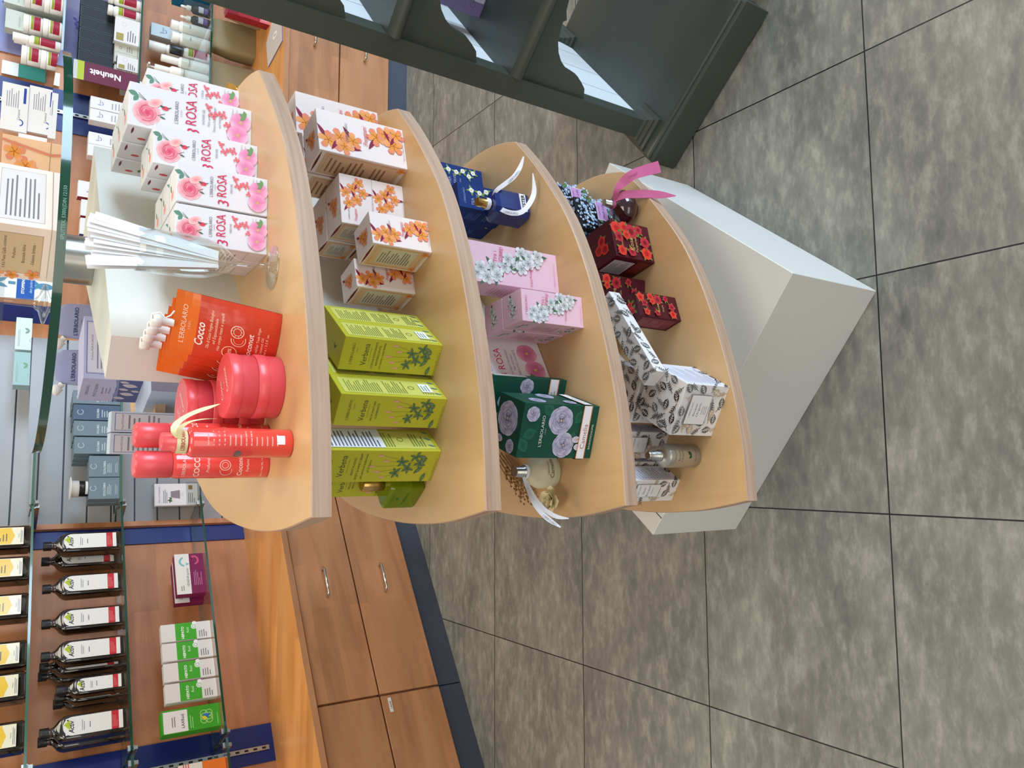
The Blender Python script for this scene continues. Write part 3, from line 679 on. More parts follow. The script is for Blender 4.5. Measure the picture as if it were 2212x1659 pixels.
for z, nm in ((1.398, 'top'), (1.105, 'middle'), (.812, 'bottom')):
    wshelf(SL, .105, 1.062, z, {'top': 'green-edged glass shelf carrying yellow-labelled amber bottles', 'middle': 'green-edged glass shelf carrying white-labelled amber bottles', 'bottom': 'green-edged glass shelf carrying green and purple cartons'}[nm], edge='glass_edge_pale' if nm == 'top' else 'glass_edge')
    wshelf(SL, -.75, .088, z, 'short glass shelf at the far left corner, %s one' % nm)
    if nm != 'bottom': wshelf(SM, .05, .8, z+(.003), 'glass shelf on the grey slats, %s one' % nm, edge='glass_edge_pale')
    wshelf(SR, 1.09, 2.6, z-.01, {'top': 'glass shelf carrying red-labelled white jars', 'middle': 'glass shelf carrying black boxes and the purple sign', 'bottom': 'glass shelf with white bottles, lowest on the right wall'}[nm], o1=.25)
    if nm != 'bottom': wshelf(SR, .11, 1.06, z-.01, 'glass shelf in front of the plain brown panel, %s one' % nm, o1=.25)

# ------------------------------------------------------------------ display stand
AX = math.radians(52.85); ad = Vector((math.cos(AX), math.sin(AX))); ap = Vector((-math.sin(AX), math.cos(AX)))
APEX = Vector((-.0562, .8785))
side = [(-.0, .0), (.06, -.025), (.115, -.0415), (.196, -.054), (.305, -.069), (.399, -.077), (.50, -.070), (.562, -.052), (.65, -.026), (.732, .0)]
def smooth_pts(P, n=5):
    out = []
    for i in range(len(P)-1):
        p0, p1, p2, p3 = P[max(i-1, 0)], P[i], P[i+1], P[min(i+2, len(P)-1)]
        for k in range(n):
            t2 = k/n; out.append(tuple(.5*(2*p1[j]+(p2[j]-p0[j])*t2+(2*p0[j]-5*p1[j]+4*p2[j]-p3[j])*t2*t2+(3*p1[j]-p0[j]-3*p2[j]+p3[j])*t2**3) for j in (0, 1)))
    return out+[P[-1]]
side = [(.0, .0), (.10, -.034), (.20, -.056), (.30, -.0685), (.40, -.0735), (.50, -.067), (.60, -.044), (.67, -.023), (.732, .0)]
half = []
for q, p in smooth_pts(side):   # rotate chord by -29.5 deg against the axis
    a2 = math.radians(-29.5); half.append((q*math.cos(a2)-p*math.sin(a2), q*math.sin(a2)+p*math.cos(a2)))
ang0 = math.atan2(half[-1][1], half[-1][0]-.527)
for k in range(1, 24):
    a2 = ang0*(1-k/24*1.0); half.append((.527+.377*math.cos(a2), .377*math.sin(a2)))
outline = half+[(.904, 0)]+[(q, -p) for q, p in reversed(half[1:])]
shelf_xy = [APEX+ad*q+ap*p for q, p in outline]
ZS = [1.2261, .9897, .7440, .4676]
SHC = APEX+ad*.45
NAMES = ['topmost', 'second', 'third', 'lowest']
GOODS = ['coral bottles and white rose boxes', 'lime green and orange-flowered boxes', 'dark green and pink boxes', 'leaf-patterned and dark red boxes']
stand = empty('display_stand', (SHC.x, SHC.y, 0), 0, 'white wedge-shaped display stand on a square plinth in the middle', 'display stand')
def rel(p): return (p.x-SHC.x, p.y-SHC.y)
for z, nm, gd in zip(ZS, NAMES, GOODS):
    mb = MB(); pts = [rel(p) for p in shelf_xy]
    c2 = Vector((0, 0)); e = .0015
    inner = [(x*(1-e/.4), y*(1-e/.4)) for x, y in pts]; n = len(pts)
    mb.face([(x, y, z) for x, y in inner], 'maple_top')
    for i in range(n):
        j = (i+1) % n
        mb.face([(*inner[i], z), (*pts[i], z-.0015), (*pts[j], z-.0015), (*inner[j], z)][::1], 'maple_edge')
        mb.face([(*pts[i], z-.0015), (*pts[i], z-.0245), (*pts[j], z-.0245), (*pts[j], z-.0015)], 'maple_edge')
    mb.face([(x, y, z-.0245) for x, y in reversed(pts)], 'maple_top')
    tag(mb.build('shelf', stand), 'maple veneer shelf, %s of four' % nm)
midBC = Vector((.1486, 1.1552)); colp = [midBC+ap*.0337, midBC-ap*.0337, midBC+ad*.57-ap*.112, midBC+ad*.57+ap*.112]
mb = MB(); mb.prism([rel(p) for p in colp], .2815, 1.413, 'white_laminate'); mb.build('column', stand)
bc = Vector((.3072, 1.3645)); hb = .3275
mb = MB(); M = Matrix.Translation((bc.x-SHC.x, bc.y-SHC.y, 0)) @ Matrix.Rotation(AX, 4, 'Z')
mb.box(-hb, -hb, 0, hb, hb, .2815, 'white_laminate', M=M, bev=.0015); mb.box(-hb+.0, hb-.05, .2816, hb, hb-.048, .2818, 'dark_gap', M=M); mb.build('plinth_box', stand)
PC = Vector((.343, 1.437))
mb = MB(); mb.lathe([(.040, 1.4132), (.040, 1.4712)], 48, 'brushed_steel', c=(PC.x-SHC.x, PC.y-SHC.y, 0)); mb.build('steel_post', stand)
# round glass top
mb = MB(); n = 72; R2 = .318; zt = 1.483; cx, cy = PC
ring = [(R2*math.cos(2*math.pi*i/n), R2*math.sin(2*math.pi*i/n)) for i in range(n)]
mb.face([(x, y, 0) for x, y in ring], 'shelf_glass'); mb.face([(x, y, -.0115) for x, y in reversed(ring)], 'shelf_glass')
mb.grid([[(x, y, -.0115) for x, y in ring], [(x, y, 0) for x, y in ring]], 'glass_edge')
tt = 'SPLITTEX. 5300((DIN 12150'
P = lambda x, y, k: Vector(((R2+.0003)*math.cos(-1.62+x/R2), (R2+.0003)*math.sin(-1.62+x/R2), -.0095+y))
A = Art(mb, P, 'printed_gloss'); A.text(tt, 0, .0008, .006, C(120, 160, 140), al='c', bold=.02, fit=.09)
o = mb.build('round_glass_top', loc=(cx, cy, zt)); tag(o, 'round clear glass top with a dark green edge on a steel post', 'glass top')

# second white stand behind, only its goods show
r2 = empty('display_stand', (.35, 2.27, 0), 0, 'white display stand behind the maple one carrying lavender goods', 'display stand')
mb = MB(); M2 = Matrix.Rotation(AX, 4, 'Z'); mb.box(-.25, -.25, 0, .25, .25, .25, 'white_laminate', M=M2, bev=.0015); mb.build('plinth_box', r2)
mb = MB(); mb.box(-.12, -.06, .25, .12, .06, 1.204, 'white_laminate', M=M2); mb.build('column', r2)
mb = MB(); mb.prism([(-.29, -.33), (-.06, -.33), (.1, -.36), (.3, -.2), (.36, .02), (.28, .2), (-.02, .22), (-.22, .02)], 1.2045, 1.226, 'maple_top', 'maple_edge'); mb.build('shelf', r2)

# ------------------------------------------------------------------ olive rack on the right
FL = Vector((.8255, 1.4754, 0)); RTH = math.degrees(math.atan2(-.753, .658))
rack = empty('shelf_rack', FL, RTH, 'olive green painted wooden rack with arched aprons at the right', 'shelf rack')
W0, D0 = .442, .66
def rstep(nm, prof, x0, y0, x1, y1, mat='olive_paint'):
    mb = MB(); rows = [[(x0-e, y0-e, z), (x1+e, y0-e, z), (x1+e, y1+e, z), (x0-e, y1+e, z)] for e, z in prof]
    mb.grid(rows, mat, smooth=False, cap0=True, cap1=True); return mb.build(nm, rack)
rstep('plinth', [(0, .006), (0, .086), (-.003, .089), (-.005, .094), (-.004, .1), (-.008, .1035), (-.014, .105)], 0, 0, W0, D0)
for px, py in ((.034, .055), (.034, .59), (.504, .59)):
    rstep('post', [(.022, .105), (.022, .112), (.014, .116), (.014, .122), (.006, .128), (.006, .134), (0, .138), (0, 1.95)], px, py, px+.05, py+.055)
mb = MB(); mb.box(.504, .055, 0, .554, .11, 1.95, 'olive_paint', bev=.002); mb.build('post', rack)
HALF = [(0, .338), (.023, .349), (.035, .366), (.046, .385), (.05, .405), (.053, .424), (.066, .447), (.082, .464), (.104, .478), (.136, .487), (.150, .489), (.156, .482), (.175, .494), (.21, .502)]
def apron(dz, y0):
    x0, x1 = .084, .504; c2 = (x0+x1)/2; k = 1.
    low = [(x0+x*k, z+dz) for x, z in HALF]; low += [(2*c2-x, z) for x, z in reversed(low[:-1])]
    mb = MB()
    for yy, fl in ((y0, 1), (y0+.018, 0)):
        for (xa, za), (xb, zb) in zip(low, low[1:]):
            q = [(xa, yy, za), (xb, yy, zb), (xb, yy, .53+dz), (xa, yy, .53+dz)]; mb.face(q if fl else q[::-1], 'olive_paint')
    for (xa, za), (xb, zb) in zip(low, low[1:]): mb.face([(xa, y0, za), (xa, y0+.018, za), (xb, y0+.018, zb), (xb, y0, zb)], 'olive_paint')
    return mb.build('apron', rack)
for dz in (0, .318, .636, .954):
    apron(dz, .068)
    mb = MB(); mb.box(.034, .06, .53+dz, .554, .64, .567+dz, 'olive_paint')
    nose = []
    for xx in (.084, .504):
        nose.append([(xx, .061-.022*math.sin(math.pi*k/8), .53+dz+.037*(k/8)) for k in range(9)])
    mb.grid([list(q) for q in zip(*[nose[0], nose[1]])], 'olive_paint', closed=False); mb.build('shelf_board', rack)
mb = MB(); mb.box(.06, .112, .105, .072, .588, 1.9, 'white_panel')
for k in range(1, 4): mb.box(.0722, .112+.13*k, .11, .0725, .1135+.13*k, 1.9, PR, C(170, 174, 176))
tag(mb.build('side_panel', rack), 'white grooved side panel')

# ------------------------------------------------------------------ shelf 1 goods
Z1, Z2, Z3, Z4 = ZS
names = {0: 'front', 1: 'second in its row', 2: 'third in its row'}
for k in range(2): rosa(.0546, .054, .1225, (.3276-.004*k, 1.1178+.0555*k, Z1), 4.3, ['small white rose perfume box right behind the glass of paper strips', 'small white rose perfume box, rear one behind the glass of strips'][k])
for k in range(3): rosa(.0560, .054, .1225, (.3860-.004*k, 1.1215+.0555*k, Z1), 3.6, ['small white rose perfume box second from the glass, front row', 'small white rose perfume box second from the glass, middle row', 'small white rose perfume box second from the glass, rear row'][k])
for k in range(2): rosa(.0580, .056, .1445, (.4566-.004*k, 1.1816+.0575*k, Z1), 2.0, ['medium white rose perfume box in the middle of the rose row, front', 'medium white rose perfume box in the middle of the rose row, behind'][k], ('PERFUME ',), 'rosaM')
for k in range(3): rosa(.0664, .060, .1740, (.5253-.004*k, 1.225+.0625*k, Z1), 2.0, ['tallest white rose shower gel box, front one', 'tallest white rose shower gel box, middle one', 'tallest white rose shower gel box, rear one by the olive rack'][k], ('SHOWER GEL', 'With extracts of', 'Damascus Rose, pink Pepper', 'and Hollyhock'), 'rosaL')
rosa(.0600, .0550, .1409, (.5960, 1.3050, Z1), 2.0, 'white rose box rightmost on the top shelf, under the small bag', ('BODY SCRUB', 'DOCCIA'), 'rosaR')
# glass of paper strips
gl = empty('stem_glass', (.2769, 1.059, Z1), 0, 'clear stem glass holding white paper strips on the top shelf', 'glass')
mb = MB(); mb.lathe([(.0310, .0002), (.0312, .0012), (.026, .0028), (.012, .0046), (.0048, .008), (.0042, .02), (.0042, .045), (.007, .052), (.014, .06), (.021, .072), (.0265, .09), (.029, .115), (.0285, .145), (.0275, .172), (.0265, .1722), (.0273, .145), (.0278, .115), (.0253, .091), (.0195, .074), (.012, .0655), (.002, .062)], 40, 'clear_glass', cap0=True, cap1=True); mb.build('bowl_and_stem', gl)
rnd = random.Random(5)
for k in range(22):
    g = k/21; x = -.012+.0245*g+rnd.uniform(-.001, .001); lean = -.10+.30*g if k > 9 else -.06+.01*k
    mb = MB(); wd = .013; L = .150+rnd.uniform(-.004, .006); M = Matrix.Translation((x*.55, (-.004 if k % 2 else .003)+rnd.uniform(-.002, .002), .074)) @ Matrix.Rotation((g-.42)*.32, 4, 'Y') @ Matrix.Rotation(rnd.uniform(-.25, .25)+.25, 4, 'Z')
    mb.box(-wd/2, -.0003, 0, wd/2, .0003, L, 'paper_white', M=M)
    o = mb.build('paper_strip', loc=(.2769, 1.059, Z1)); tag(o, 'white paper scent strip standing in the stem glass', 'paper strip', 'paper strips in the stem glass')
# refill pouches
def pouch(loc, rot, label):
    r = empty('refill_pouch', loc, rot, label, 'pouch', 'orange refill pouches on the top shelf')
    mb = MB(); Wp, Hp = .086, .130; nx, nz = 12, 14
    OR0, OR1 = C(232, 112, 30), C(206, 58, 34)
    def S(i, j, sg):
        u2 = i/nx*2-1; v2 = j/nz; b2 = (1-abs(u2)**2.4)*(math.sin(math.pi*min(1, .22+v2*.82))**.8 if v2 < .95 else 0)
        return (u2*Wp/2*(1-.03*v2)+.016*v2, sg*(.0135*b2+.0006)+.010*v2, v2*Hp)
    for sg in (-1, 1):
        rows = [[S(i, j, sg) for i in range(nx+1)] for j in range(nz+1)]
        for j in range(nz):
            for i in range(nx):
                q = [rows[j][i], rows[j][i+1], rows[j+1][i+1], rows[j+1][i]]
                f0 = 1. if j >= nz-3 else .12*j/nz; c2 = tuple(OR1[t2]*(1-f0)+OR0[t2]*f0 for t2 in range(4)); mb.face(q if sg < 0 else q[::-1], 'printed_foil', c2, smooth=True)
    mb.face([S(i, 0, -1) for i in range(nx+1)][::-1]+[S(i, 0, 1) for i in range(nx+1)], 'printed_foil', OR1)
    P = lambda x, y, k: Vector((x-Wp/2+.016*y/Hp, -(.0135*(1-abs((x/Wp)*2-1)**2.4)*(math.sin(math.pi*min(1, .22+y/Hp*.82))**.8)+.0006)+.010*y/Hp-.0005-.00002*k, y))
    A = Art(mb, P); Y = C(250, 214, 190)
    A.text("L'ERBOLARIO", Wp*.5, Hp*.885, .008, Y, fit=.056, sx=1.1); A.text("L O D I", Wp*.5, Hp*.845, .0035, Y)
    A.text("Cocco", Wp*.42, Hp*.72, .0135, C(252, 236, 226), bold=.02, sx=.9, shear=.15)
    for i, q in enumerate(("Olio di Cocco Vergine Biologico", "ed Equosolidale", "viso corpo mani e capelli")): A.text(q, Wp*.52, Hp*(.655-.048*i), .0056, Y, fit=.052, shear=.1)
    A.ring(Wp*.6, Hp*.42, .0075, .0085, Y); A.ring(Wp*.6, Hp*.42, .0045, .0052, Y)
    for q in range(9): A.line([(Wp*.6+.0052*math.cos(q*.7), Hp*.42+.0052*math.sin(q*.7)), (Wp*.6+.0075*math.cos(q*.7), Hp*.42+.0075*math.sin(q*.7))], .0004, Y)
    A.ring(Wp*.48, Hp*.4, .0085, .0095, Y, a0=1.5, a1=5.2); A.ring(Wp*.48, Hp*.4, .0058, .0063, Y, a0=1.5, a1=5.)
    A.ring(Wp*.24, Hp*.46, .0085, .0095, Y, 20); A.text("100%", Wp*.24, Hp*.445, .0062, Y, bold=.02, fit=.014)
    A.text("Coconut", Wp*.4, Hp*.26, .0105, C(252, 236, 226), bold=.015, shear=.15)
    for i, q in enumerate(("Organic and Fair Trade Virgin", "Coconut Oil", "100 ml e / 3.3 fl. oz.")): A.text(q, Wp*.45, Hp*(.2-.045*i), .005, Y, fit=.05, shear=.1)
    mb.build('bag', r)
    mb = MB(); M = Matrix.Translation((.012, .010, Hp-.002)) @ Matrix.Rotation(-.12, 4, 'X'); mb.lathe([(.0048, 0), (.0048, .014), (.0085, .0145), (.0085, .026), (.0065, .027)], 20, 'white_plastic', M=M)
    tag(mb.build('screw_cap', r), 'white screw cap')
    mb = MB(); mb.tube([(.018, .004, Hp+.024), (.026, -.002, Hp+.026), (.03, -.004, Hp+.018), (.024, -.006, Hp+.012), (.028, -.006, Hp+.006), (.034, -.004, Hp+.002)], .0011, 8, 'white_plastic'); tag(mb.build('tear_tag', r), 'white plastic tear tag')
    return r
p0 = pouch((.1670, 1.0320, Z1+.0005), -33, 'orange coconut refill pouch, front of its row')
for k, lb in enumerate(('orange coconut refill pouch, second in its row', 'orange coconut refill pouch, third in its row', 'orange coconut refill pouch, last in its row by the column')):
    dup(p0, (.1670-.0060*(k+1), 1.0320+.0265*(k+1), Z1+.0005), -33, lb)
# coral jars
def jar(loc, rot, label):
    r = empty('cream_jar', loc, rot, label, 'jar', 'coral cream jars on the top shelf')
    mb = MB(); mb.lathe([(.0395, 0), (.0410, .0015), (.0410, .0205)], 48, 'coral_jar'); mb.build('jar_body', r)
    mb = MB(); mb.lathe([(.0418, .0205), (.0420, .0215), (.0420, .0325), (.0408, .0337)], 48, 'coral_plastic')
    A = Art(mb, flat((-.042, -.042, .0337), (1, 0, 0), (0, 1, 0)), 'printed_gloss'); Y = C(250, 200, 190)
    A.text('Cocco', .042, .050, .011, Y, bold=.02); A.text('Coconut', .042, .026, .011, Y, bold=.02); A.ring(.042, .043, .0045, .0052, Y, 12); A.ring(.042, .042, .036, .0364, C(240, 150, 150), 40, .4, 2.7)
    mb.build('jar_lid', r); return r
j0 = jar((.107, 1.026, Z1), 20, 'coral jar under another at the front of the jar group')
dup(j0, (.106, 1.025, Z1+.0338), 35, 'coral jar on top of the front stack beside the pouches')
for k, lb in enumerate(('coral jar at the bottom of the rear stack', 'coral jar in the middle of the rear stack', 'coral jar topmost of the rear stack of three')): dup(j0, (.0795, 1.114, Z1+.0338*k), 10+20*k, lb)
# coral bottles
def cbottle(loc, rot, label, R=.0175, Hs=.121, cap=.0165, ch=.042, top=.1636, back=False, coll=False):
    r = empty('coral_bottle', loc, rot, label, 'bottle', 'coral bottles on the top shelf')
    mb = MB(); mb.lathe([(R-.002, 0), (R, .002), (R, Hs-.006), (R-.001, Hs-.002), (cap-.001, Hs)], 36, 'coral_gloss')
    A = Art(mb, cyl(R, 0, -math.pi/2-(R*1.1)/R), 'printed_gloss'); Y = C(252, 214, 200); m2 = R*1.1
    if not back:
        A.text("L'ERBOLARIO", m2, Hs*.88, .0055, Y, fit=R*1.9); A.text("COCCO", m2, Hs*.74, .0098, Y, bold=.02, fit=R*1.9); A.text("Profumo", m2, Hs*.64, .0055, Y, shear=.2)
        A.ring(m2, Hs*.48, .0062, .007, Y); A.ring(m2, Hs*.48, .0036, .0042, Y); A.ring(m2-.007, Hs*.47, .007, .0076, Y, a0=1.5, a1=5)
        A.text("Coconut", m2, Hs*.3, .0085, Y, bold=.015, fit=R*1.8); A.text("Perfume", m2, Hs*.23, .005, Y); A.text("50ml e / Net Wt. 1.6 fl. oz.", m2, Hs*.08, .0036, Y, fit=R*1.9)
    else:
        for q in range(13): A.rect(m2-.012, Hs*(.84-.045*q), m2-.012+random.uniform(.012, .024), Hs*(.84-.045*q)+.0016, C(250, 170, 150), 3)
        A.rect(m2-.006, .012, m2+.012, .022, C(240, 238, 236), 3)
        A.ell(m2+.014, Hs*.62, .005, .0075, C(120, 96, 86), n=14)
    mb.build('bottle_body', r)
    mb = MB()
    if top > Hs+.02: mb.lathe([(cap-.0005, Hs+.0005), (cap, Hs+.001), (cap, top-.003), (cap-.003, top)], 36, 'coral_plastic'); mb.build('bottle_cap', r)
    return r
b = cbottle((.0312, .9645, Z1), 150, 'coral bottle tied with a cream ribbon, nearest the shelf edge', R=.0178, cap=.0105, top=.1495, back=False)
b.rotation_euler = (0, 0, 0)
for ch in list(b.children): bpy.data.objects.remove(ch)
mb = MB(); mb.lathe([(.0158, 0), (.0178, .002), (.0178, .116), (.0165, .1195), (.013, .121)], 36, 'coral_gloss'); A = Art(mb, cyl(.0178, 0, -math.pi/2-1.1), 'printed_gloss'); m2 = .0178*1.1
for q in range(14): A.rect(m2-.004, .1-.0062*q, m2-.004+random.uniform(.009, .02), .1-.0062*q+.0015, C(250, 165, 150), 3)
A.rect(m2-.002, .011, m2+.009, .021, C(240, 238, 236), 3); A.ell(m2-.016, .066, .006, .0045, C(120, 96, 86), n=14); mb.build('bottle_body', b)
mb = MB(); mb.lathe([(.0125, .1212), (.0125, .136), (.0105, .1365), (.0105, .1485), (.009, .1495)], 30, 'coral_plastic'); mb.build('spray_head', b)
cbottle((.0057, 1.0600, Z1), -4, 'tall coral bottle reading COCCO, leftmost on the top shelf', R=.018, top=.1636, cap=.0170, Hs=.120)
cbottle((.0420, 1.0590, Z1), 20, 'tall coral capped bottle between jars and ribboned bottle', R=.0172, top=.165, cap=.0158, Hs=.125)
# ribbon on the bottle
rb = empty('ribbon', (.0312, .9645, Z1+.132), 0, 'cream ribbon printed in red, tied around a coral bottle neck', 'ribbon')
mb = MB(); mb.lathe([(.0136, -.0098), (.0139, -.0045), (.0136, .002)], 30, 'ribbon_cream', cap0=False, cap1=False); P = cyl(.0139, -.0085, -2.3); A = Art(mb, P); A.text("L'ERBOLARIO", .012, .002, .0062, C(190, 60, 50), fit=.026, bold=.02); mb.build('band', rb)
mb = MB(); mb.ribbon([(.004, -.0142, 0), (.012, -.016, .006), (.022, -.012, .002), (.032, -.008, -.012), (.040, -.004, -.03), (.046, 0, -.046)], [(0, .002, .008)]*3+[(.002, .003, .006)]*2+[(0, .001, .002)], 'ribbon_cream'); mb.build('ribbon_tail', rb)
mb = MB(); mb.ribbon([(.004, -.0142, 0), (.014, -.0195, .001), (.022, -.0215, -.008), (.026, -.022, -.024), (.027, -.022, -.038)], [(0, .001, .006)]*4+[(0, 0, .002)], 'ribbon_cream'); mb.build('ribbon_tail', rb)

# ------------------------------------------------------------------ shelf 2 goods
frang(.080, .0600, .1512, (.5213, 1.1635, Z2), 16.6, 'large orange-flowered bath gel box, front one at the right', big=True)
frang(.080, .0600, .1512, (.5030, 1.2260, Z2), 16.6, 'large orange-flowered bath gel box standing behind the front one', big=True)
frang(.080, .0600, .1512, (.5960, 1.2740, Z2), 10, 'large orange-flowered bath gel box, rightmost and partly hidden', big=True)
for k, nm in ((0, 'lower'), (1, 'upper')):
    frang(.088, .060, .0556, (.4200, 1.1640, Z2+.0560*k), 11.6, 'low orange-flowered cream box of the front pair, %s one' % nm, small2=True)
    frang(.088, .060, .0556, (.4070, 1.2260, Z2+.0560*k), 11.6, 'low orange-flowered cream box of the rear pair, %s one' % nm, small2=True)
frang(.0571, .0590, .0978, (.3470, 1.0725, Z2), 19.3, 'small orange-flowered perfume box nearest the shelf edge')
frang(.0500, .0560, .0990, (.2900, 1.1240, Z2), 18.9, 'small orange-flowered perfume box leftmost of the orange group')
def verb(w, d, h, loc, rot, label, lines, vol, sd):
    return carton('lotion_carton', 'v'+lines[0]+sd.__name__, w, d, h, LIME, {'f': f_verb(lines, vol), 'r': sd, 't': top_verb, 'l': side_verb}, loc, rot, label, 'box', 'lime green boxes on the second maple shelf')
verb(.0515, .0530, .1517, (.1739, 1.0342, Z2), -33.6, 'lime green deodorant lotion box, rightmost front one', ('LOZIONE DEODORANTE', 'RINFRESCANTE', 'con estratto e acque distillate'), '120 ml e / Net Wt. 3.3 fl. oz.', side_verb2)
verb(.0515, .0530, .1517, (.2035, 1.0787, Z2), -33.6, 'lime green box directly behind the deodorant lotion box', ('LOZIONE DEODORANTE', 'RINFRESCANTE', 'con estratto e acque distillate'), '120 ml e / Net Wt. 3.3 fl. oz.', side_verb)
verb(.0502, .0530, .1620, (.0941, 1.0196, Z2), -34.4, 'lime green room fragrance box with hazard stickers, middle front', ('PROFUMATORE', "D'AMBIENTE"), '120 ml e / Net Wt. 3.3 fl. oz.', side_verb2)
verb(.0502, .0530, .1620, (.1245, 1.0640, Z2), -34.4, 'lime green box directly behind the room fragrance box', ('PROFUMATORE', "D'AMBIENTE"), '120 ml e / Net Wt. 3.3 fl. oz.', side_verb)
verb(.0549, .0540, .1900, (.0190, 1.0385, Z2), -36.9, 'tallest lime green hand cream box with white sticker', ('REVITALISING', 'BODY & HAND CREAM', 'with extract and distilled water', 'of Verbena'), '200 ml e / Net Wt. 6.7 fl. oz.', side_verb3)
verb(.0500, .0500, .1400, (-.0080, 1.1300, Z2), -36.9, 'lime green box behind the green perfume flask', ('PROFUMO', 'PERFUME'), '50 ml e', side_verb)
gb = empty('perfume_flask', (-.0235, 1.0860, Z2), -53, 'square lime green glass perfume flask, leftmost on its shelf', 'bottle')
mb = MB(); mb.loft([(0, 0, 0, .026, .026, 12), (0, 0, .003, .0275, .0275, 12), (0, 0, .050, .0275, .0275, 12), (0, 0, .054, .024, .024, 8)], 40, 'green_glass', smooth=False)
A = Art(mb, flat((-.0275, -.0277, 0), (1, 0, 0), (0, 0, 1))); A.text('Verbena', .0275, .022, .009, C(60, 110, 20), fit=.036); A.leaf(.024, .034, .008, .0045, .7, C(30, 110, 40)); A.text("L'ERBOLARIO", .0275, .044, .0036, C(70, 120, 30)); mb.build('flask_body', gb)
mb = MB(); mb.lathe([(.010, .0545), (.0105, .056), (.0105, .086), (.0092, .088)], 28, 'gold_metal'); mb.build('flask_cap', gb)

# ------------------------------------------------------------------ shelf 3 goods
for k, nm in ((0, 'front one behind the tester'), (1, 'rear one')):
    carton('perfume_carton', 'tea', .0526, .0500, .1075, BLUE, {'f': f_tea, 'l': side_tea, 'r': side_tea}, (.4957-.009*k, 1.2218+.053*k, Z3), 12.9, 'dark blue box with white blossoms, %s' % nm, 'box', 'dark blue boxes on the third maple shelf')
carton('perfume_carton', 'tea', .0526, .0500, .1075, BLUE, {'f': f_tea, 'l': side_tea, 'r': side_tea}, (.5660, 1.3100, Z3), 12.9, 'dark blue box with white blossoms, rightmost and half hidden', 'box', 'dark blue boxes on the third maple shelf')
tb = empty('tester_bottle', (.4715, 1.1440, Z3), 15, 'angular blue tester bottle with gold collar and white ribbon', 'bottle')
mb = MB(); mb.loft([(0, 0, 0, .022, .020, 5), (0, 0, .004, .0275, .026, 4.5), (0, 0, .066, .0275, .026, 4.5), (0, 0, .0725, .021, .020, 4), (0, 0, .0735, .008, .008, 2)], 8, 'blue_glass', smooth=False)
mb.build('bottle_body', tb)
mb = MB(); mb.box(-.018, -.0262, .010, .018, -.0240, .023, PR, C(238, 238, 238)); A = Art(mb, flat((-.018, -.0263, .010), (1, 0, 0), (0, 0, 1))); A.text('TESTER', .018, .0025, .0105, C(24, 24, 40), bold=.03, fit=.033); tag(mb.build('tester_sticker', tb), 'white sticker reading TESTER')
mb = MB(); mb.lathe([(.0095, .0735), (.0095, .083), (.0078, .084), (.0078, .1), (.0065, .1)], 26, 'gold_metal'); mb.build('spray_collar', tb)
wr = empty('ribbon', (.4715, 1.144, Z3+.078), 0, 'white printed ribbon hanging from the blue tester bottle', 'ribbon')
mb = MB(); mb.lathe([(.0105, -.003), (.0108, .001), (.0105, .005)], 26, 'ribbon_white', cap0=False, cap1=False); mb.build('band', wr)
rtail(wr, *([(0.0112, -0.009, -0.0077), (0.02, -0.019, -0.0072), (0.0312, -0.029, -0.0184), (0.0444, -0.039, -0.0316), (0.0639, -0.044, -0.0423), (0.0819, -0.049, -0.046)] , [(-0.0023, -0.0028, -0.0046), (-0.0048, -0.0027, -0.005), (-0.0064, -0.0023, -0.0046), (-0.0055, -0.0029, -0.0054), (-0.0032, -0.0035, -0.0058), (-0.0008, -0.0012, -0.002)]), 'ribbon_white', "L'ERBOLARIO", C(110, 110, 120), 2, .0055, .03)
rtail(wr, *([(0.0043, -0.009, -0.0077), (-0.0129, -0.024, -0.0118), (-0.023, -0.039, -0.0255), (-0.0202, -0.049, -0.0425), (-0.001, -0.054, -0.0571), (0.0202, -0.056, -0.0639), (0.0506, -0.059, -0.0589)] , [(-0.0043, 0.0032, 0.0039), (-0.0067, 0.0032, 0.0035), (-0.0089, 0.0015, 0.0006), (-0.0078, -0.0018, -0.0042), (-0.0045, -0.004, -0.0068), (-0.0007, -0.0045, -0.0069), (0.0001, -0.0009, -0.0014)]), 'ribbon_white', "L'ERBOLARIO", C(110, 110, 120), 1, .0055, .026)
CIL = {'f': f_cil(False), 'l': side_cil, 't': top_cil, 'r': side_cil}
carton('cream_carton', 'cilbig', .0700, .0550, .1900, PINK, {'f': f_cil(True), 'l': side_cil, 't': top_cil, 'r': side_cil}, (.3270, 1.0674, Z3), 8.1, 'tall pink box with white cherry blossoms', 'box')
carton('perfume_carton', 'cils', .0520, .0540, .1209, PINK, CIL, (.2501, 1.0002, Z3), 5.4, 'short pink cherry blossom perfume box, front one', 'box', 'short pink boxes on the third maple shelf')
carton('perfume_carton', 'cils', .0520, .0540, .1209, PINK, CIL, (.2440, 1.0552, Z3), 5.4, 'short pink cherry blossom perfume box, rear one', 'box', 'short pink boxes on the third maple shelf')
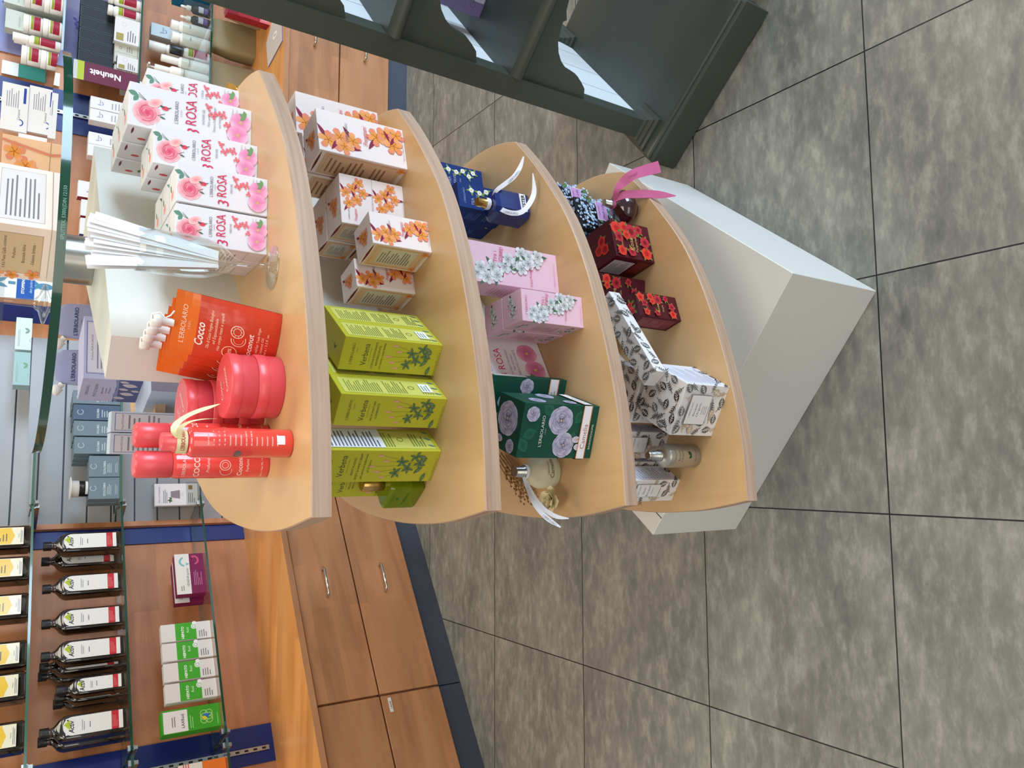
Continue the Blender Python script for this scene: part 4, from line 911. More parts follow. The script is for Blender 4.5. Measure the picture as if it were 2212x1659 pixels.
def f_sach(A, w, h):
    A.text("L'ERBOLARIO", w*.5, h*.72, .0085, C(110, 110, 116), fit=w*.55); A.text("3 ROSA", w*.5, h*.55, .018, C(206, 50, 86), fit=w*.6)
    for i, q in enumerate(("SACHETTI PROFUMATI", "PER ARMADI", "PERFUMED SACHETS")): A.text(q, w*.5, h*(.46-.05*i), .0062, C(140, 136, 140), fit=w*.5)
    for fx, fy in ((.35, .16), (.68, .2)):
        for i in range(5): A.petal(w*fx, h*fy, .020, .021, i*1.2566+fx, C(196, 92, 132), C(232, 168, 192) if i % 2 else C(220, 146, 176), .7)
        A.ell(w*fx, h*fy, .003, .003, C(200, 190, 90), n=8)
    A.leaf(w*.1, h*.2, .02, .012, .3, C(104, 130, 78))
    for i in range(9): A.ell(w*.12+.004*math.cos(i*2.4)*math.sqrt(i)*.7, h*.5+.004*math.sin(i*2.4)*math.sqrt(i)*.7, .0022, .0022, C(214, 60, 84), C(240, 150, 150), n=7)
carton('sachet_carton', 'sach', .105, .022, .150, C(230, 222, 226), {'f': f_sach}, (.176, 1.088, Z3), 24, 'flat white rose sachet box leaning back behind the pink boxes', 'box', tilt=(math.radians(-5), 0, math.radians(30)))
CAM = C(16, 74, 58)
carton('bath_foam_carton', 'cam', .0852, .0700, .1425, CAM, {'f': f_cam, 'r': side_cam, 't': top_cam, 'l': side_cam}, (.0663, .9798, Z3), -17.8, 'dark green box with large pale camellias', 'box')
carton('flat_carton', 'camflat', .060, .016, .158, CAM, {'f': side_cam, 'r': lambda A, w, h: A.rect(0, h*.5, w, h*.9, C(180, 176, 170))}, (.1190, 1.0330, Z3), -17.8, 'flat dark green camellia box standing behind the large one', 'box')
cb = empty('perfume_bottle', (-.0060, 1.0620, Z3), 12, 'squat frosted perfume bottle with dried flower beside it', 'bottle')
mb = MB(); mb.lathe([(.026, 0), (.0288, .003), (.0292, .012), (.028, .030), (.022, .042), (.010, .049), (.0085, .052)], 40, 'frosted_glass')
A = Art(mb, cyl(.0296, .012, -math.pi/2-1.1)); A.text('Camelia', .0296*1.1, .004, .0105, C(90, 96, 70), fit=.038); A.text("L'ERBOLARIO", .0296*1.1, .0135, .004, C(110, 112, 90)); mb.build('bottle_body', cb)
mb = MB(); mb.lathe([(.0105, .0521), (.0108, .06), (.0092, .0612), (.0092, .074), (.008, .0755)], 26, 'brushed_steel'); mb.build('bottle_cap', cb)
r = empty('wheat_bundle', (-.0240, 1.1480, Z3), 0, 'bundle of dried wheat ears lying behind the frosted bottle', 'dried wheat')
for k in range(9):
    rnd = random.Random(k); x0 = rnd.uniform(-.010, .010); z0 = .005+.0075*(k // 3); y0 = (k % 3-1)*.0080
    M = Matrix.Rotation(math.radians(230), 4, 'Z'); mb = MB()
    st = [M @ Vector((-.075+x0, y0*.7, z0)), M @ Vector((-.01+x0, y0, z0+.001))]; mb.tube(st, .0011, 6, 'straw')
    for q in range(12):
        s2 = -.03+x0+q*.0066; tw = q*2.1
        mb.loft([(0, 0, -.004, .0004, .0004), (0, 0, 0, .0021, .0017), (0, 0, .005, .0004, .0004)], 6, 'straw', M=M @ Matrix.Translation((s2, y0+.0018*math.cos(tw), z0+.001+.0018*math.sin(tw))) @ Matrix.Rotation(math.pi/2-.35, 4, 'Y') @ Matrix.Rotation(.4*math.cos(tw), 4, 'X'))
    mb.build('wheat_stalk', r)
r = empty('dried_flower', (-.0560, 1.0430, Z3+.012), 0, 'pale cream dried flower lying left of the frosted bottle', 'dried flower')
mb = MB()
for k in range(16):
    a2 = k*2.4; el = .15+.07*k; L = .027-.0008*k
    M = Matrix.Translation((0, 0, .0)) @ Matrix.Rotation(a2, 4, 'Z') @ Matrix.Rotation(-el, 4, 'Y')
    rows = []
    for i, (q, wq) in enumerate(((0, .003), (.3, .011), (.6, .015), (.85, .012), (1, .004))): rows.append([M @ Vector((q*L, (j-2)/2*wq*.75, .0022*((j-2)/2)**2+.003*q*q*(1 if k % 2 else -.4))) for j in range(5)])
    mb.grid(rows, 'dry_petal', closed=False)
mb.build('petals', r)
r = empty('ribbon', (-.0060, 1.0620, Z3+.052), 0, 'pale printed ribbon hanging over the left edge from the frosted bottle', 'ribbon')
mb = MB(); mb.lathe([(.0112, 0), (.0125, .003), (.0115, .006)], 26, 'ribbon_white', cap0=False, cap1=False); mb.build('band', r)
rtail(r, *([(-0.0091, -0.007, 0.0106), (-0.0232, -0.017, 0.0111), (-0.0449, -0.037, 0.0144), (-0.062, -0.052, 0.0107), (-0.0761, -0.067, 0.0019), (-0.0868, -0.077, -0.0115)] , [(-0.0016, 0.0025, 0.0035), (-0.0022, 0.0033, 0.0045), (-0.003, 0.0036, 0.0047), (-0.0048, 0.0035, 0.0043), (-0.0057, 0.003, 0.0034), (-0.0018, 0.0008, 0.0009)]), 'ribbon_white', "L'ERBOLARIO", C(110, 110, 120), 3, .005, .026)
rtail(r, *([(-0.0091, -0.007, 0.0106), (-0.0218, -0.015, 0.0079), (-0.0424, -0.032, 0.0053), (-0.0597, -0.047, -0.0021), (-0.0711, -0.062, -0.0148), (-0.0738, -0.077, -0.0282)] , [(-0.0021, 0.0024, 0.0032), (-0.0029, 0.0032, 0.0042), (-0.0034, 0.0031, 0.0039), (-0.005, 0.0029, 0.0033), (-0.0062, 0.0019, 0.0016), (-0.0014, 0.0003, 0.0001)]), 'ribbon_white')

# ------------------------------------------------------------------ shelf 4 goods
BLK = C(34, 34, 38)
carton('perfume_carton', 'lil', .0720, .0560, .0960, BLK, {'f': f_lil, 't': f_lil, 'l': f_lil}, (.5180, 1.2380, Z4), 14, 'black box printed with pale lilac blossoms, front one', 'box', 'black boxes with lilac blossoms on the lowest maple shelf')
carton('perfume_carton', 'lil', .0720, .0560, .0960, BLK, {'f': f_lil, 't': f_lil, 'l': f_lil}, (.5750, 1.3210, Z4), 14, 'black box printed with pale lilac blossoms, rear right one', 'box', 'black boxes with lilac blossoms on the lowest maple shelf')
carton('powder_carton', 'rosac', .0800, .0720, .1000, BURG, {'f': f_red(('Rosa', 'Purpurea'), C(196, 164, 96)), 't': top_red, 'l': side_red2, 'r': side_red}, (.4320, 1.1300, Z4), 14, 'dark red cube-shaped box with red roses, beside the round flask', 'box')
carton('bath_oil_carton', 'roseo', .0600, .0500, .1548, BURG, {'f': f_red(('Rose', 'Purple'), C(196, 164, 96)), 't': top_red, 'l': side_red, 'r': side_red}, (.3434, 1.1400, Z4), -2, 'tall dark red rose box behind the small one', 'box')
carton('perfume_carton', 'roses', .0502, .0440, .1041, BURG, {'f': f_red(('Rose', 'Purple'), C(196, 164, 96)), 't': top_red, 'l': side_red, 'r': side_red}, (.2924, 1.0471, Z4), 17, 'small dark red rose perfume box near the shelf edge', 'box')
bf = empty('round_flask', (.5280, 1.1450, Z4), 20, 'round flat dark red glass flask with pink ribbon', 'bottle')
mb = MB()
mb.loft([(0, 0, .0004, .014, .012), (0, 0, .003, .022, .018)]+[(0, 0, .027+.026*math.sin(q), .0375*math.cos(q), .0300*math.cos(q)) for q in [math.radians(v) for v in range(-60, 80, 10)]]+[(0, 0, .0535, .0062, .0062)], 32, 'burgundy_glass'); mb.lathe([(.0058, .053), (.0058, .0585)], 20, 'burgundy_glass'); mb.build('flask_body', bf)
mb = MB(); mb.lathe([(.0085, .0585), (.0085, .065), (.0072, .066), (.0072, .0765), (.006, .0775)], 24, 'brushed_steel'); mb.build('spray_cap', bf)
pr = empty('ribbon', (.5280, 1.1450, Z4+.079), 0, 'wide pink ribbon tied to the round dark red flask', 'ribbon')
mb = MB(); mb.lathe([(.0085, -.0265), (.0095, -.0225), (.009, -.0195)], 24, 'ribbon_pink', cap0=False, cap1=False); mb.build('band', pr)
rtail(pr, *([(0.0060, -0.0080, -0.0230), (0.0210, -0.0200, -0.0175), (0.0372, -0.03, -0.0257), (0.0501, -0.045, -0.037), (0.0604, -0.055, -0.0602), (0.0729, -0.065, -0.0928)] , [(0.0013, -0.0042, -0.006), (-0.0013, -0.0071, -0.0108), (-0.0117, -0.0069, -0.0125), (-0.0177, -0.0038, -0.0091), (-0.0211, -0.0017, -0.0066), (-0.0232, -0.0014, -0.0066)]), 'ribbon_pink', 'Omaggio', C(166, 74, 122), 2, .007, .022)
rtail(pr, *([(0.0060, -0.0080, -0.0230), (0.0150, -0.0210, -0.0330), (0.0181, -0.035, -0.0566), (0.0183, -0.05, -0.0802), (0.0152, -0.065, -0.0974), (0.0135, -0.08, -0.1209)] , [(-0.0053, -0.0025, -0.0047), (-0.0138, -0.0018, -0.0053), (-0.0166, 0.001, -0.0018), (-0.0157, 0.0018, -0.0004), (-0.0138, 0.0018, 0.0), (-0.0018, 0.0002, -0.0)]), 'ribbon_pink')
ARG = lambda ln: {'f': f_arg(ln), 't': t_arg, 'r': s_arg, 'l': s_arg}
carton('home_fragrance_carton', 'argB', .0960, .0940, .1049, AW, ARG(('Bouquet', "d'Argento", 'Fragranza', 'per Legni', 'Profumati')), (.1202, .9728, Z4), -28.1, 'large leaf-patterned white box, front one near the edge', 'box', 'leaf-patterned white boxes on the lowest maple shelf')
carton('home_fragrance_carton', 'argB', .0960, .0940, .1049, AW, ARG(('Bouquet', "d'Argento", 'Fragranza', 'per Legni', 'Profumati')), (.1430, 1.0770, Z4), -20, 'large leaf-patterned white box standing behind the front one', 'box', 'leaf-patterned white boxes on the lowest maple shelf')
def t_arg2(A, w, h): argpat(A, w, h, (AG, AG), 12)
carton('stick_carton', 'argS', .200, .0375, .0260, AW, {'t': t_arg2, 'f': t_arg2, 'b': t_arg2}, (.2345, 1.0295, Z4+.1062), 36, 'long slim leaf-patterned box lying across two boxes', 'box', 'leaf-patterned white boxes on the lowest maple shelf')
carton('deodorant_carton', 'argD', .0520, .0500, .1500, AW, ARG(('Bouquet', 'Deodorant', 'Lotion')), (.0510, 1.0900, Z4), -22, 'leaf-patterned deodorant box behind the silver bottle', 'box', 'leaf-patterned white boxes on the lowest maple shelf')
carton('perfume_carton', 'argP', .0454, .0500, .1250, AW, ARG(('Silver', 'Bouquet', 'Perfume')), (-.0290, 1.0650, Z4), -30.6, 'leaf-patterned perfume box, leftmost on the lowest shelf', 'box', 'leaf-patterned white boxes on the lowest maple shelf')
carton('perfume_carton', 'argP', .0454, .0500, .1250, AW, ARG(('Silver', 'Bouquet', 'Perfume')), (.0040, 1.1130, Z4), -30.6, 'leaf-patterned perfume box just behind the leftmost one', 'box', 'leaf-patterned white boxes on the lowest maple shelf')
sb = empty('pump_bottle', (.0215, .9990, Z4), 0, 'silver aluminium spray bottle standing in front of leaf-patterned boxes', 'bottle')
mb = MB(); mb.lathe([(.0195, 0), (.0215, .002), (.0215, .074), (.020, .0775), (.012, .083), (.0095, .084)], 40, 'silver_paint')
A = Art(mb, cyl(.0215, 0, -math.pi/2-1.1)); m2 = .0215*1.1; A.text("L'ERBOLARIO", m2, .064, .0042, C(110, 104, 96), fit=.03); A.text('Bouquet', m2, .054, .006, C(100, 96, 90)); A.text("d'Argento", m2, .047, .006, C(100, 96, 90)); A.leaf(m2, .026, .011, .007, .8, C(30, 70, 44)); A.leaf(m2, .026, .008, .005, 2.3, C(30, 70, 44)); A.text('Silver Bouquet', m2, .014, .0045, C(90, 86, 80), fit=.024); mb.build('bottle_body', sb)
mb = MB(); mb.lathe([(.0105, .0841), (.0105, .0885), (.0088, .0893), (.0088, .100), (.0075, .1012), (.0075, .112), (.0065, .1135)], 26, 'brushed_steel'); mb.build('spray_head', sb)
#PART2
# ------------------------------------------------------------------ goods on the rear stand
LAV = C(176, 176, 206)
def f_lav(A, w, h):
    A.frame(w*.08, h*.05, w*.92, h*.95, C(84, 84, 140), .0012); A.rect(w*.1, h*.07, w*.9, h*.93, C(206, 198, 208))
    A.text('Profumo FIOR DI SALINA', w*.5, h*.84, .0062, C(70, 66, 76), fit=w*.72); A.small(w*.16, h*.3, w*.84, h*.8, 8, C(130, 124, 136))
def s_sal(A, w, h):
    A.rect(0, 0, w, h*.42, C(78, 88, 132)); A.poly([(0, h*.38), (w*.3, h*.44), (w*.6, h*.4), (w, h*.46), (w, h*.4), (0, h*.34)], C(120, 134, 176))
    A.text('LERBOLARIO', w*.5, h*.86, .009, C(96, 100, 130), fit=w*.62); A.text('FIOR DI SALINA', w*.5, h*.72, .0095, C(96, 100, 130), fit=w*.76)
    for i, q in enumerate(('Bagnoschiuma', 'con estratto', 'di Posidonia')): A.text(q, w*.5, h*(.62-.06*i), .006, C(110, 112, 140))
    for i, (x, y, r) in enumerate(((.16, .28, .010), (.34, .14, .013), (.56, .26, .009), (.72, .12, .014), (.88, .28, .009), (.5, .06, .008))): A.leaf(w*x, h*y-.008, r*2.6, r*1.3, 1.3, C(206, 194, 196), C(170, 158, 172))
carton('bath_foam_carton', 'sal', .164, .118, .125, LAV, {'f': f_lav, 'l': s_sal}, (.2605, 2.0745, 1.2465), 21, 'large lavender box with shells printed on it, behind the column', 'box')
def low_lav(loc, rot, w, d, label): return carton('low_carton', 'lowlav', w, d, .086, C(176, 190, 210), {'f': lambda A, w, h: (A.rect(0, 0, w, h, C(150, 144, 168)), A.frame(w*.3, h*.1, w*.7, h*.7, C(84, 80, 120)), A.rect(w*.31, h*.12, w*.69, h*.68, C(200, 190, 180)), A.small(w*.34, h*.16, w*.66, h*.64, 5, C(120, 112, 120)))}, loc, rot, label, 'box', 'low pale blue boxes on the rear stand')
low_lav((.2270, 2.0150, 1.1602), 21, .200, .220, 'low pale blue box lying under the shell-printed lavender box')
low_lav((.3250, 2.2450, 1.1602), 5, .250, .120, 'low pale blue box carrying the two lavender pouches')
for (x, lb) in ((.1040, 'narrow lavender box right one of the pair beside coral bottles'), (.0560, 'narrow lavender box left one of the pair beside coral bottles')):
    carton('perfume_carton', 'lavn', .0455, .050, .160, C(196, 202, 220), {'f': f_lav, 't': lambda A, w, h: A.rect(w*.1, h*.1, w*.9, h*.9, C(186, 206, 218))}, (x, 1.9300, 1.1602), 0, lb, 'box', 'narrow lavender boxes on the rear stand')
def pouch2(loc, rot, label):
    r = empty('lotion_pouch', loc, rot, label, 'pouch', 'lavender pouches on the rear stand')
    mb = MB(); mb.loft([(0, 0, 0, .044, .022, 3), (0, 0, .03, .047, .022, 3), (0, 0, .11, .046, .014, 3.4), (0, 0, .150, .043, .006, 4), (0, 0, .165, .034, .003, 4), (0, 0, .168, .02, .0015, 4)], 32, PR, C(150, 154, 190))
    A = Art(mb, lambda x, y, k: Vector((x, -(.014-.008*(y-.11)/.04)-.0008, y))); A.text("L'ERBOLARIO", 0, .124, .012, C(50, 56, 104), bold=.02, fit=.074); A.text('L O D I', 0, .115, .004, C(60, 66, 110)); mb.build('bag', r)
    mb = MB(); M = Matrix.Translation((-.043, 0, .150)) @ Matrix.Rotation(-.9, 4, 'Y'); mb.lathe([(.007, 0), (.007, .01), (.012, .011), (.012, .03), (.010, .032)], 20, 'white_plastic', M=M); tag(mb.build('screw_cap', r), 'white screw cap'); return r
q = pouch2((.2560, 2.2350, 1.2465), 0, 'lavender pouch with white cap, left one of two')
dup(q, (.3740, 2.2350, 1.2465), -8, 'lavender pouch with white cap, right one nearer the steel post')

# ------------------------------------------------------------------ round glass top goods
GZ = 1.4832
def f_gift(A, w, h): A.rect(w*.12, h*.12, w*.86, h*.9, C(206, 178, 140)); A.frame(w*.12, h*.12, w*.86, h*.9, C(150, 116, 84)); [A.text(q, w*.5, h*(.72-.16*i), .006, C(90, 74, 60), fit=w*.6) for i, q in enumerate(('Il Kit Pasta Gialla contiene:', 'Profumo', 'Bracciale felino', '- Edizione limitata -'))]; frangi(A, .010, h-.010, .010, 1.); frangi(A, .008, h*.6, .009, 2.); frangi(A, .012, h*.25, .010, .5)
def r_gift(A, w, h): A.rect(w*.08, h*.12, w*.92, h*.88, C(214, 204, 198)); A.frame(w*.08, h*.12, w*.92, h*.88, C(150, 136, 130)); A.small(w*.14, h*.2, w*.84, h*.8, 8, C(120, 110, 110))
carton('gift_carton', 'gift', .105, .125, .072, C(236, 214, 200), {'f': f_gift, 'r': r_gift, 't': top_frangi}, (.3560, 1.3060, GZ), -58, 'cream gift box with beige label on the round glass top', 'box', 'gift boxes on the round glass top')
carton('gift_carton', 'gift2', .080, .060, .066, C(236, 190, 150), {'f': lambda A, w, h: [frangi(A, w*x, h*y, .016, x*9) for x, y in ((.2, .7), (.45, .5), (.3, .3), (.7, .75))] and A.line([(w*.75, 0), (w*.9, h)], .004, C(214, 130, 96)), 't': top_frangi}, (.5020, 1.4700, GZ), -20, 'orange-flowered gift box at the rear right of the round glass top', 'box', 'gift boxes on the round glass top')
r = empty('acrylic_stand', (.2450, 1.3350, GZ), 0, 'clear acrylic stand on the left part of the round glass top', 'stand')
mb = MB(); mb.lathe([(.030, 0), (.029, .002), (.012, .007), (.006, .014), (.005, .05)], 24, 'acrylic'); mb.build('foot', r)
mb = MB(); mb.box(-.035, -.0012, .05, .035, .0012, .10, 'acrylic'); mb.build('card_holder', r)

# ------------------------------------------------------------------ left wall bay: amber bottles
def abottle_parts(r, W=.080, D=.058, Hs=.176, H2=.250, yel=False):
    mb = MB(); rx, ry = W/2, D/2
    mb.loft([(0, 0, 0, rx-.003, ry-.003, 6), (0, 0, .004, rx, ry, 6), (0, 0, Hs, rx, ry, 6), (0, 0, Hs+.010, rx*.95, ry*.95, 5), (0, 0, Hs+.021, rx*.80, ry*.80, 3.6), (0, 0, Hs+.029, rx*.58, ry*.62, 2.8), (0, 0, Hs+.034, rx*.42, ry*.5, 2.2), (0, 0, Hs+.040, .0145, .0145, 2)], 32, 'amber_glass'); mb.build('bottle_body', r)
    mb = MB(); mb.lathe([(.0140, Hs+.040), (.0125, Hs+.046), (.0125, H2-.022)], 24, 'amber_neck'); mb.build('bottle_neck', r)
    mb = MB(); mb.lathe([(.0165, H2-.026), (.0165, H2-.001), (.0155, H2)], 24, 'black_plastic'); mb.build('screw_cap', r)
    mb = MB(); lw = W*.74
    if yel:
        A = Art(mb, flat((-lw/2, -ry-.0006, .020), (1, 0, 0), (0, 0, 1)), 'printed_gloss'); h = Hs-.03
        A.rect(0, 0, lw, h, C(240, 236, 206)); A.rect(.002, h*.28, lw-.002, h-.002, C(238, 196, 36)); A.poly([(.002, h*.3), (lw*.5, h*.2), (lw-.002, h*.3)], C(238, 196, 36)); A.small(lw*.2, h*.36, lw*.7, h*.8, 6, C(110, 90, 20)); A.text('Vitamine', lw*.5, h*.1, .005, C(60, 66, 120), fit=lw*.8); A.small(lw*.1, h*.02, lw*.9, h*.08, 2, C(90, 96, 140))
    else:
        A = Art(mb, flat((-lw/2, -ry-.0006, .014), (1, 0, 0), (0, 0, 1))); h = Hs+.002
        arch = [(0, 0), (lw, 0), (lw, h*.82)]+[(lw/2+lw/2*math.cos(q*.2244), h*.82+lw/2*.92*math.sin(q*.2244)) for q in range(1, 14)]+[(0, h*.82)]
        A.poly(arch, C(236, 236, 234)); A.rect(0, h*.07, lw, h*.19, C(196, 44, 52)); A.small(lw*.12, h*.085, lw*.88, h*.18, 4, C(226, 120, 120))
        A.poly([(lw*.3, h*.86), (lw*.86, h*.86), (lw*.62, h*.96)][::1], C(180, 200, 50)); A.text('Activ', lw*.46, h*.80, .021, C(24, 24, 26), shear=.25, bold=.02, fit=lw*.84, sx=.85); A.leaf(lw*.8, h*.88, .007, .005, 1., C(40, 70, 50))
        A.small(lw*.2, h*.62, lw*.8, h*.68, 2, C(150, 146, 160)); A.small(lw*.3, h*.52, lw*.7, h*.56, 1, C(130, 120, 160))
    mb.build('label', r)
def sab(sec, s, off, z, label, grp, proto=None, yaw=0, **kw):
    p = sec.at(s, off, z)
    if proto: return dup(proto, p, sec.th+yaw, label)
    r = empty('amber_bottle', p, sec.th+yaw, label, 'bottle', grp); abottle_parts(r, **kw); return r
G1g = 'white-labelled amber bottles on the middle glass shelf'
a0 = sab(SL, .893, .150, 1.1052, 'amber bottle with white label, nearest the grey slats', G1g)
for s, o_, lb in ((.873, .072, 'amber bottle with white label half hidden in second row near grey slats'), (.722, .150, 'amber bottle with white label, second in front row from grey slats'), (.590, .150, 'amber bottle with white label, third in front row from grey slats'), (.474, .150, 'amber bottle with white label, fourth in front row, two more behind it'), (.462, .090, 'amber bottle directly behind the fourth front one'), (.455, .032, 'amber bottle at the back behind the fourth front one'), (.221, .150, 'amber bottle with white label, leftmost of the large ones'), (.216, .090, 'amber bottle behind the leftmost large one')):
    sab(SL, s, o_, 1.1052, lb, G1g, a0)
a1 = sab(SL, .352, .150, 1.1052, 'smaller amber bottle with white label, front one', 'smaller amber bottles on the middle glass shelf', W=.060, D=.048, Hs=.136, H2=.205)
for o_, lb in ((.098, 'smaller amber bottle, second in its row'), (.046, 'smaller amber bottle, last in its row')): sab(SL, .347, o_, 1.1052, lb, '', a1)
a2b = sab(SL, .925, .150, 1.3982, 'yellow-labelled amber bottle nearest the grey slats', 'yellow-labelled amber bottles on the top glass shelf', W=.094, D=.062, Hs=.160, H2=.235, yel=True)
for s, lb in ((.800, 'yellow-labelled amber bottle second from the grey slats'), (.658, 'yellow-labelled amber bottle third from the grey slats'), (.487, 'yellow-labelled amber bottle fourth from the grey slats'), (.380, 'yellow-labelled amber bottle fifth from the grey slats'), (.222, 'yellow-labelled amber bottle leftmost of its shelf')): sab(SL, s, .150, 1.3982, lb, '', a2b)
# cartons on the bottom glass shelf
def on(sec, s, off, z): return sec.at(s, off, z)
GRN = C(70, 168, 44)
def f_hep(A, w, h):
    A.rect(0, h*.30, w, h*.72, GRN); A.text('HEPATO', w*.44, h*.55, .0125, C(240, 244, 236), bold=.03, fit=w*.72); A.text('fluid', w*.56, h*.45, .0125, C(214, 240, 206)); A.ell(w*.75, h*.34, w*.16, w*.16, C(226, 236, 226)); A.ring(w*.75, h*.34, w*.08, w*.1, C(90, 160, 90)); A.ell(w*.95, h*.33, w*.1, w*.12, C(240, 240, 240)); A.small(w*.1, h*.08, w*.55, h*.26, 4, C(120, 120, 120))
for i, s in enumerate((.501, .429, .355, .281)):
    carton('medicine_carton', 'hep', .0660, .030, .172, C(226, 222, 220), {'f': f_hep}, on(SL, s, .155, .8122), 34.2, 'white and green liver fluid box, %s of four from the right' % ('first', 'second', 'third', 'last')[i], 'box', 'white and green boxes on the bottom glass shelf')
def f_lax(A, w, h):
    A.rect(.002, h*.56, w*.93, h*.97, C(234, 230, 232)); A.text('LAXfluid', w*.46, h*.62, .0135, C(30, 30, 34), bold=.015, fit=w*.7); A.small(w*.25, h*.76, w*.7, h*.84, 2, C(120, 116, 120)); A.small(w*.1, h*.46, w*.7, h*.53, 2, C(160, 214, 140))
    for k in range(3): A.ring(w*(.36+.14*k), h*.28, .010, .0125, C(170, 216, 130), 14); A.ring(w*(.36+.14*k), h*.19, .010, .0125, C(170, 216, 130), 14)
    A.poly([(w*.4, h*.22), (w*.62, h*.17), (w*.62, h*.3)], C(50, 110, 190)); A.leaf(w*.4, h*.22, .02, .012, 1.2, C(226, 206, 40)); A.small(w*.1, h*.03, w*.6, h*.06, 1, C(150, 210, 130))
carton('medicine_carton', 'lax', .080, .045, .190, C(64, 160, 40), {'f': f_lax}, on(SL, .184, .148, .8122), 34.2, 'bright green laxative fluid box left of the liver fluid boxes', 'box')
def f_ven(A, w, h):
    A.rect(0, h*.50, w, h, C(232, 230, 226)); A.text('VENENKapseln', w*.40, h*.55, .0125, C(50, 46, 50), fit=w*.52); A.small(w*.08, h*.72, w*.22, h*.86, 2, C(130, 124, 124)); A.small(w*.2, h*.1, w*.6, h*.4, 5, C(190, 120, 160))
    A.ring(w*.8, h*.66, .014, .021, C(120, 186, 206), 14, .3, 3.0); A.poly([(w*.7, h*.62), (w*.78, h*.62), (w*.74, h*.5)], C(120, 186, 206)); A.ring(w*.83, h*.36, .014, .021, C(206, 80, 120), 14, 3.4, 6.1); A.poly([(w*.88, h*.34), (w*.96, h*.34), (w*.92, h*.44)], C(206, 80, 120))
for i, (o_, dz) in enumerate(((.150, 0), (.102, .004))):
    carton('medicine_carton', 'ven', .170, .034, .106, C(122, 26, 78), {'f': f_ven}, on(SL, .735-.012*i, o_, .8122), 34.2, ('wide purple and white vein capsule box, front one', 'wide purple and white vein capsule box, rear one')[i], 'box', 'purple and white boxes on the bottom glass shelf')
def f_org(A, w, h): A.rect(0, h*.5, w, h, C(226, 222, 214)); [A.rect(0, h*(.78+.05*k), w, h*(.80+.05*k), C(206, 80, 40)) for k in range(3)]; A.ell(w*.5, h*.45, w*.2, w*.2, C(240, 170, 40), C(250, 220, 90))
carton('medicine_carton', 'org', .110, .060, .150, C(232, 120, 40), {'f': f_org}, on(SL, -.020, .150, .8122), 34.2, 'orange and white box in the far left corner', 'box')

# ------------------------------------------------------------------ grey slat bay
def f_dol(A, w, h):
    A.ring(w*.5, h*.86, .009, .011, C(186, 200, 200), 18, .6, 6.); A.text('DOLOMIA', w*.45, h*.46, .0115, C(200, 210, 210), bold=.02, fit=w*.62); A.small(w*.2, h*.26, w*.7, h*.42, 3, C(180, 194, 196)); A.small(w*.2, h*.06, w*.7, h*.16, 2, C(170, 186, 190))
TEAL, TEAL2 = C(112, 130, 140), C(78, 96, 120)
for i, (s, wd, hh, c2) in enumerate(((.483, .056, .168, TEAL), (.419, .064, .164, TEAL2), (.352, .062, .162, TEAL), (.281, .068, .158, TEAL), (.196, .085, .106, TEAL), (.108, .085, .106, TEAL))):
    nm = ('first', 'second and darkest', 'third', 'fourth', 'fifth, lower', 'sixth, lower, under the small jar')[i]
    for k in range(3 if i < 4 else 2):
        if i < 4 or k < 2: carton('cosmetic_carton', 'dol%d' % i, wd, .044, hh-.001*k, c2, {'f': f_dol}, on(SM, s-.004*k, .178-.048*k, 1.1084), 17, 'grey-blue box, %s from the column, %s' % (nm, ('front row', 'middle row' if i < 4 else 'rear row', 'rear row')[k]), 'box', 'grey-blue cosmetic boxes on the slat shelf')
r = empty('sample_jar', on(SM, .115, .170, 1.2150), 17, 'small black and white jar on top of the last grey-blue box', 'jar')
mb = MB(); mb.lathe([(.029, 0), (.030, .002), (.030, .030)], 32, 'black_plastic'); A = Art(mb, cyl(.0301, 0, -2.6)); A.rect(.0, .001, .06, .010, C(226, 224, 220), 12); A.text('OE', .032, .016, .009, C(170, 130, 70)); mb.build('jar_body', r)
mb = MB(); mb.lathe([(.030, .0302), (.032, .031), (.032, .058)], 32, 'white_plastic'); tag(mb.build('jar_lid', r), 'white lid')
mb = MB(); M = Matrix.Translation((0, -.008, .0585)); mb.lathe([(.043, 0), (.043, .0022)], 36, 'white_plastic', M=M); tag(mb.build('tester_disc', r), 'flat white disc')
r = empty('leaflet_holder', on(SM, .108, .075, .792), 20, 'acrylic holder with hand and nail care leaflets on the slats', 'leaflet holder')
mb = MB(); mb.box(-.052, .014, 0, .052, .016, .178, 'acrylic'); mb.box(-.052, -.020, 0, .052, -.0185, .05, 'acrylic'); mb.build('holder', r)
for k in range(3):
    mb = MB(); mb.box(-.047, .003-.007*k, .003, .047, .0045-.007*k, .170, PR, C(226, 222, 224))
    if k == 2:
        A = Art(mb, flat((-.047, -.0112, .003), (1, 0, 0), (0, 0, 1))); A.text('Hand- und Nagelpflege', .047, .148, .0075, C(110, 106, 120), fit=.08); A.small(.01, .118, .07, .136, 3, C(120, 120, 126)); A.poly([(.028, .07), (.066, .07), (.06, .106), (.034, .106)], C(140, 128, 136)); A.rect(.038, .055, .056, .07, C(214, 214, 210)); [A.leaf(.026, .1+.004*j, .016, .007, 1.+j, C(70, 100, 60)) for j in range(4)]; A.rect(.068, .02, .086, .036, C(150, 112, 50)); A.small(.01, .01, .06, .04, 4, C(130, 128, 132))
    mb.build('leaflet', r)
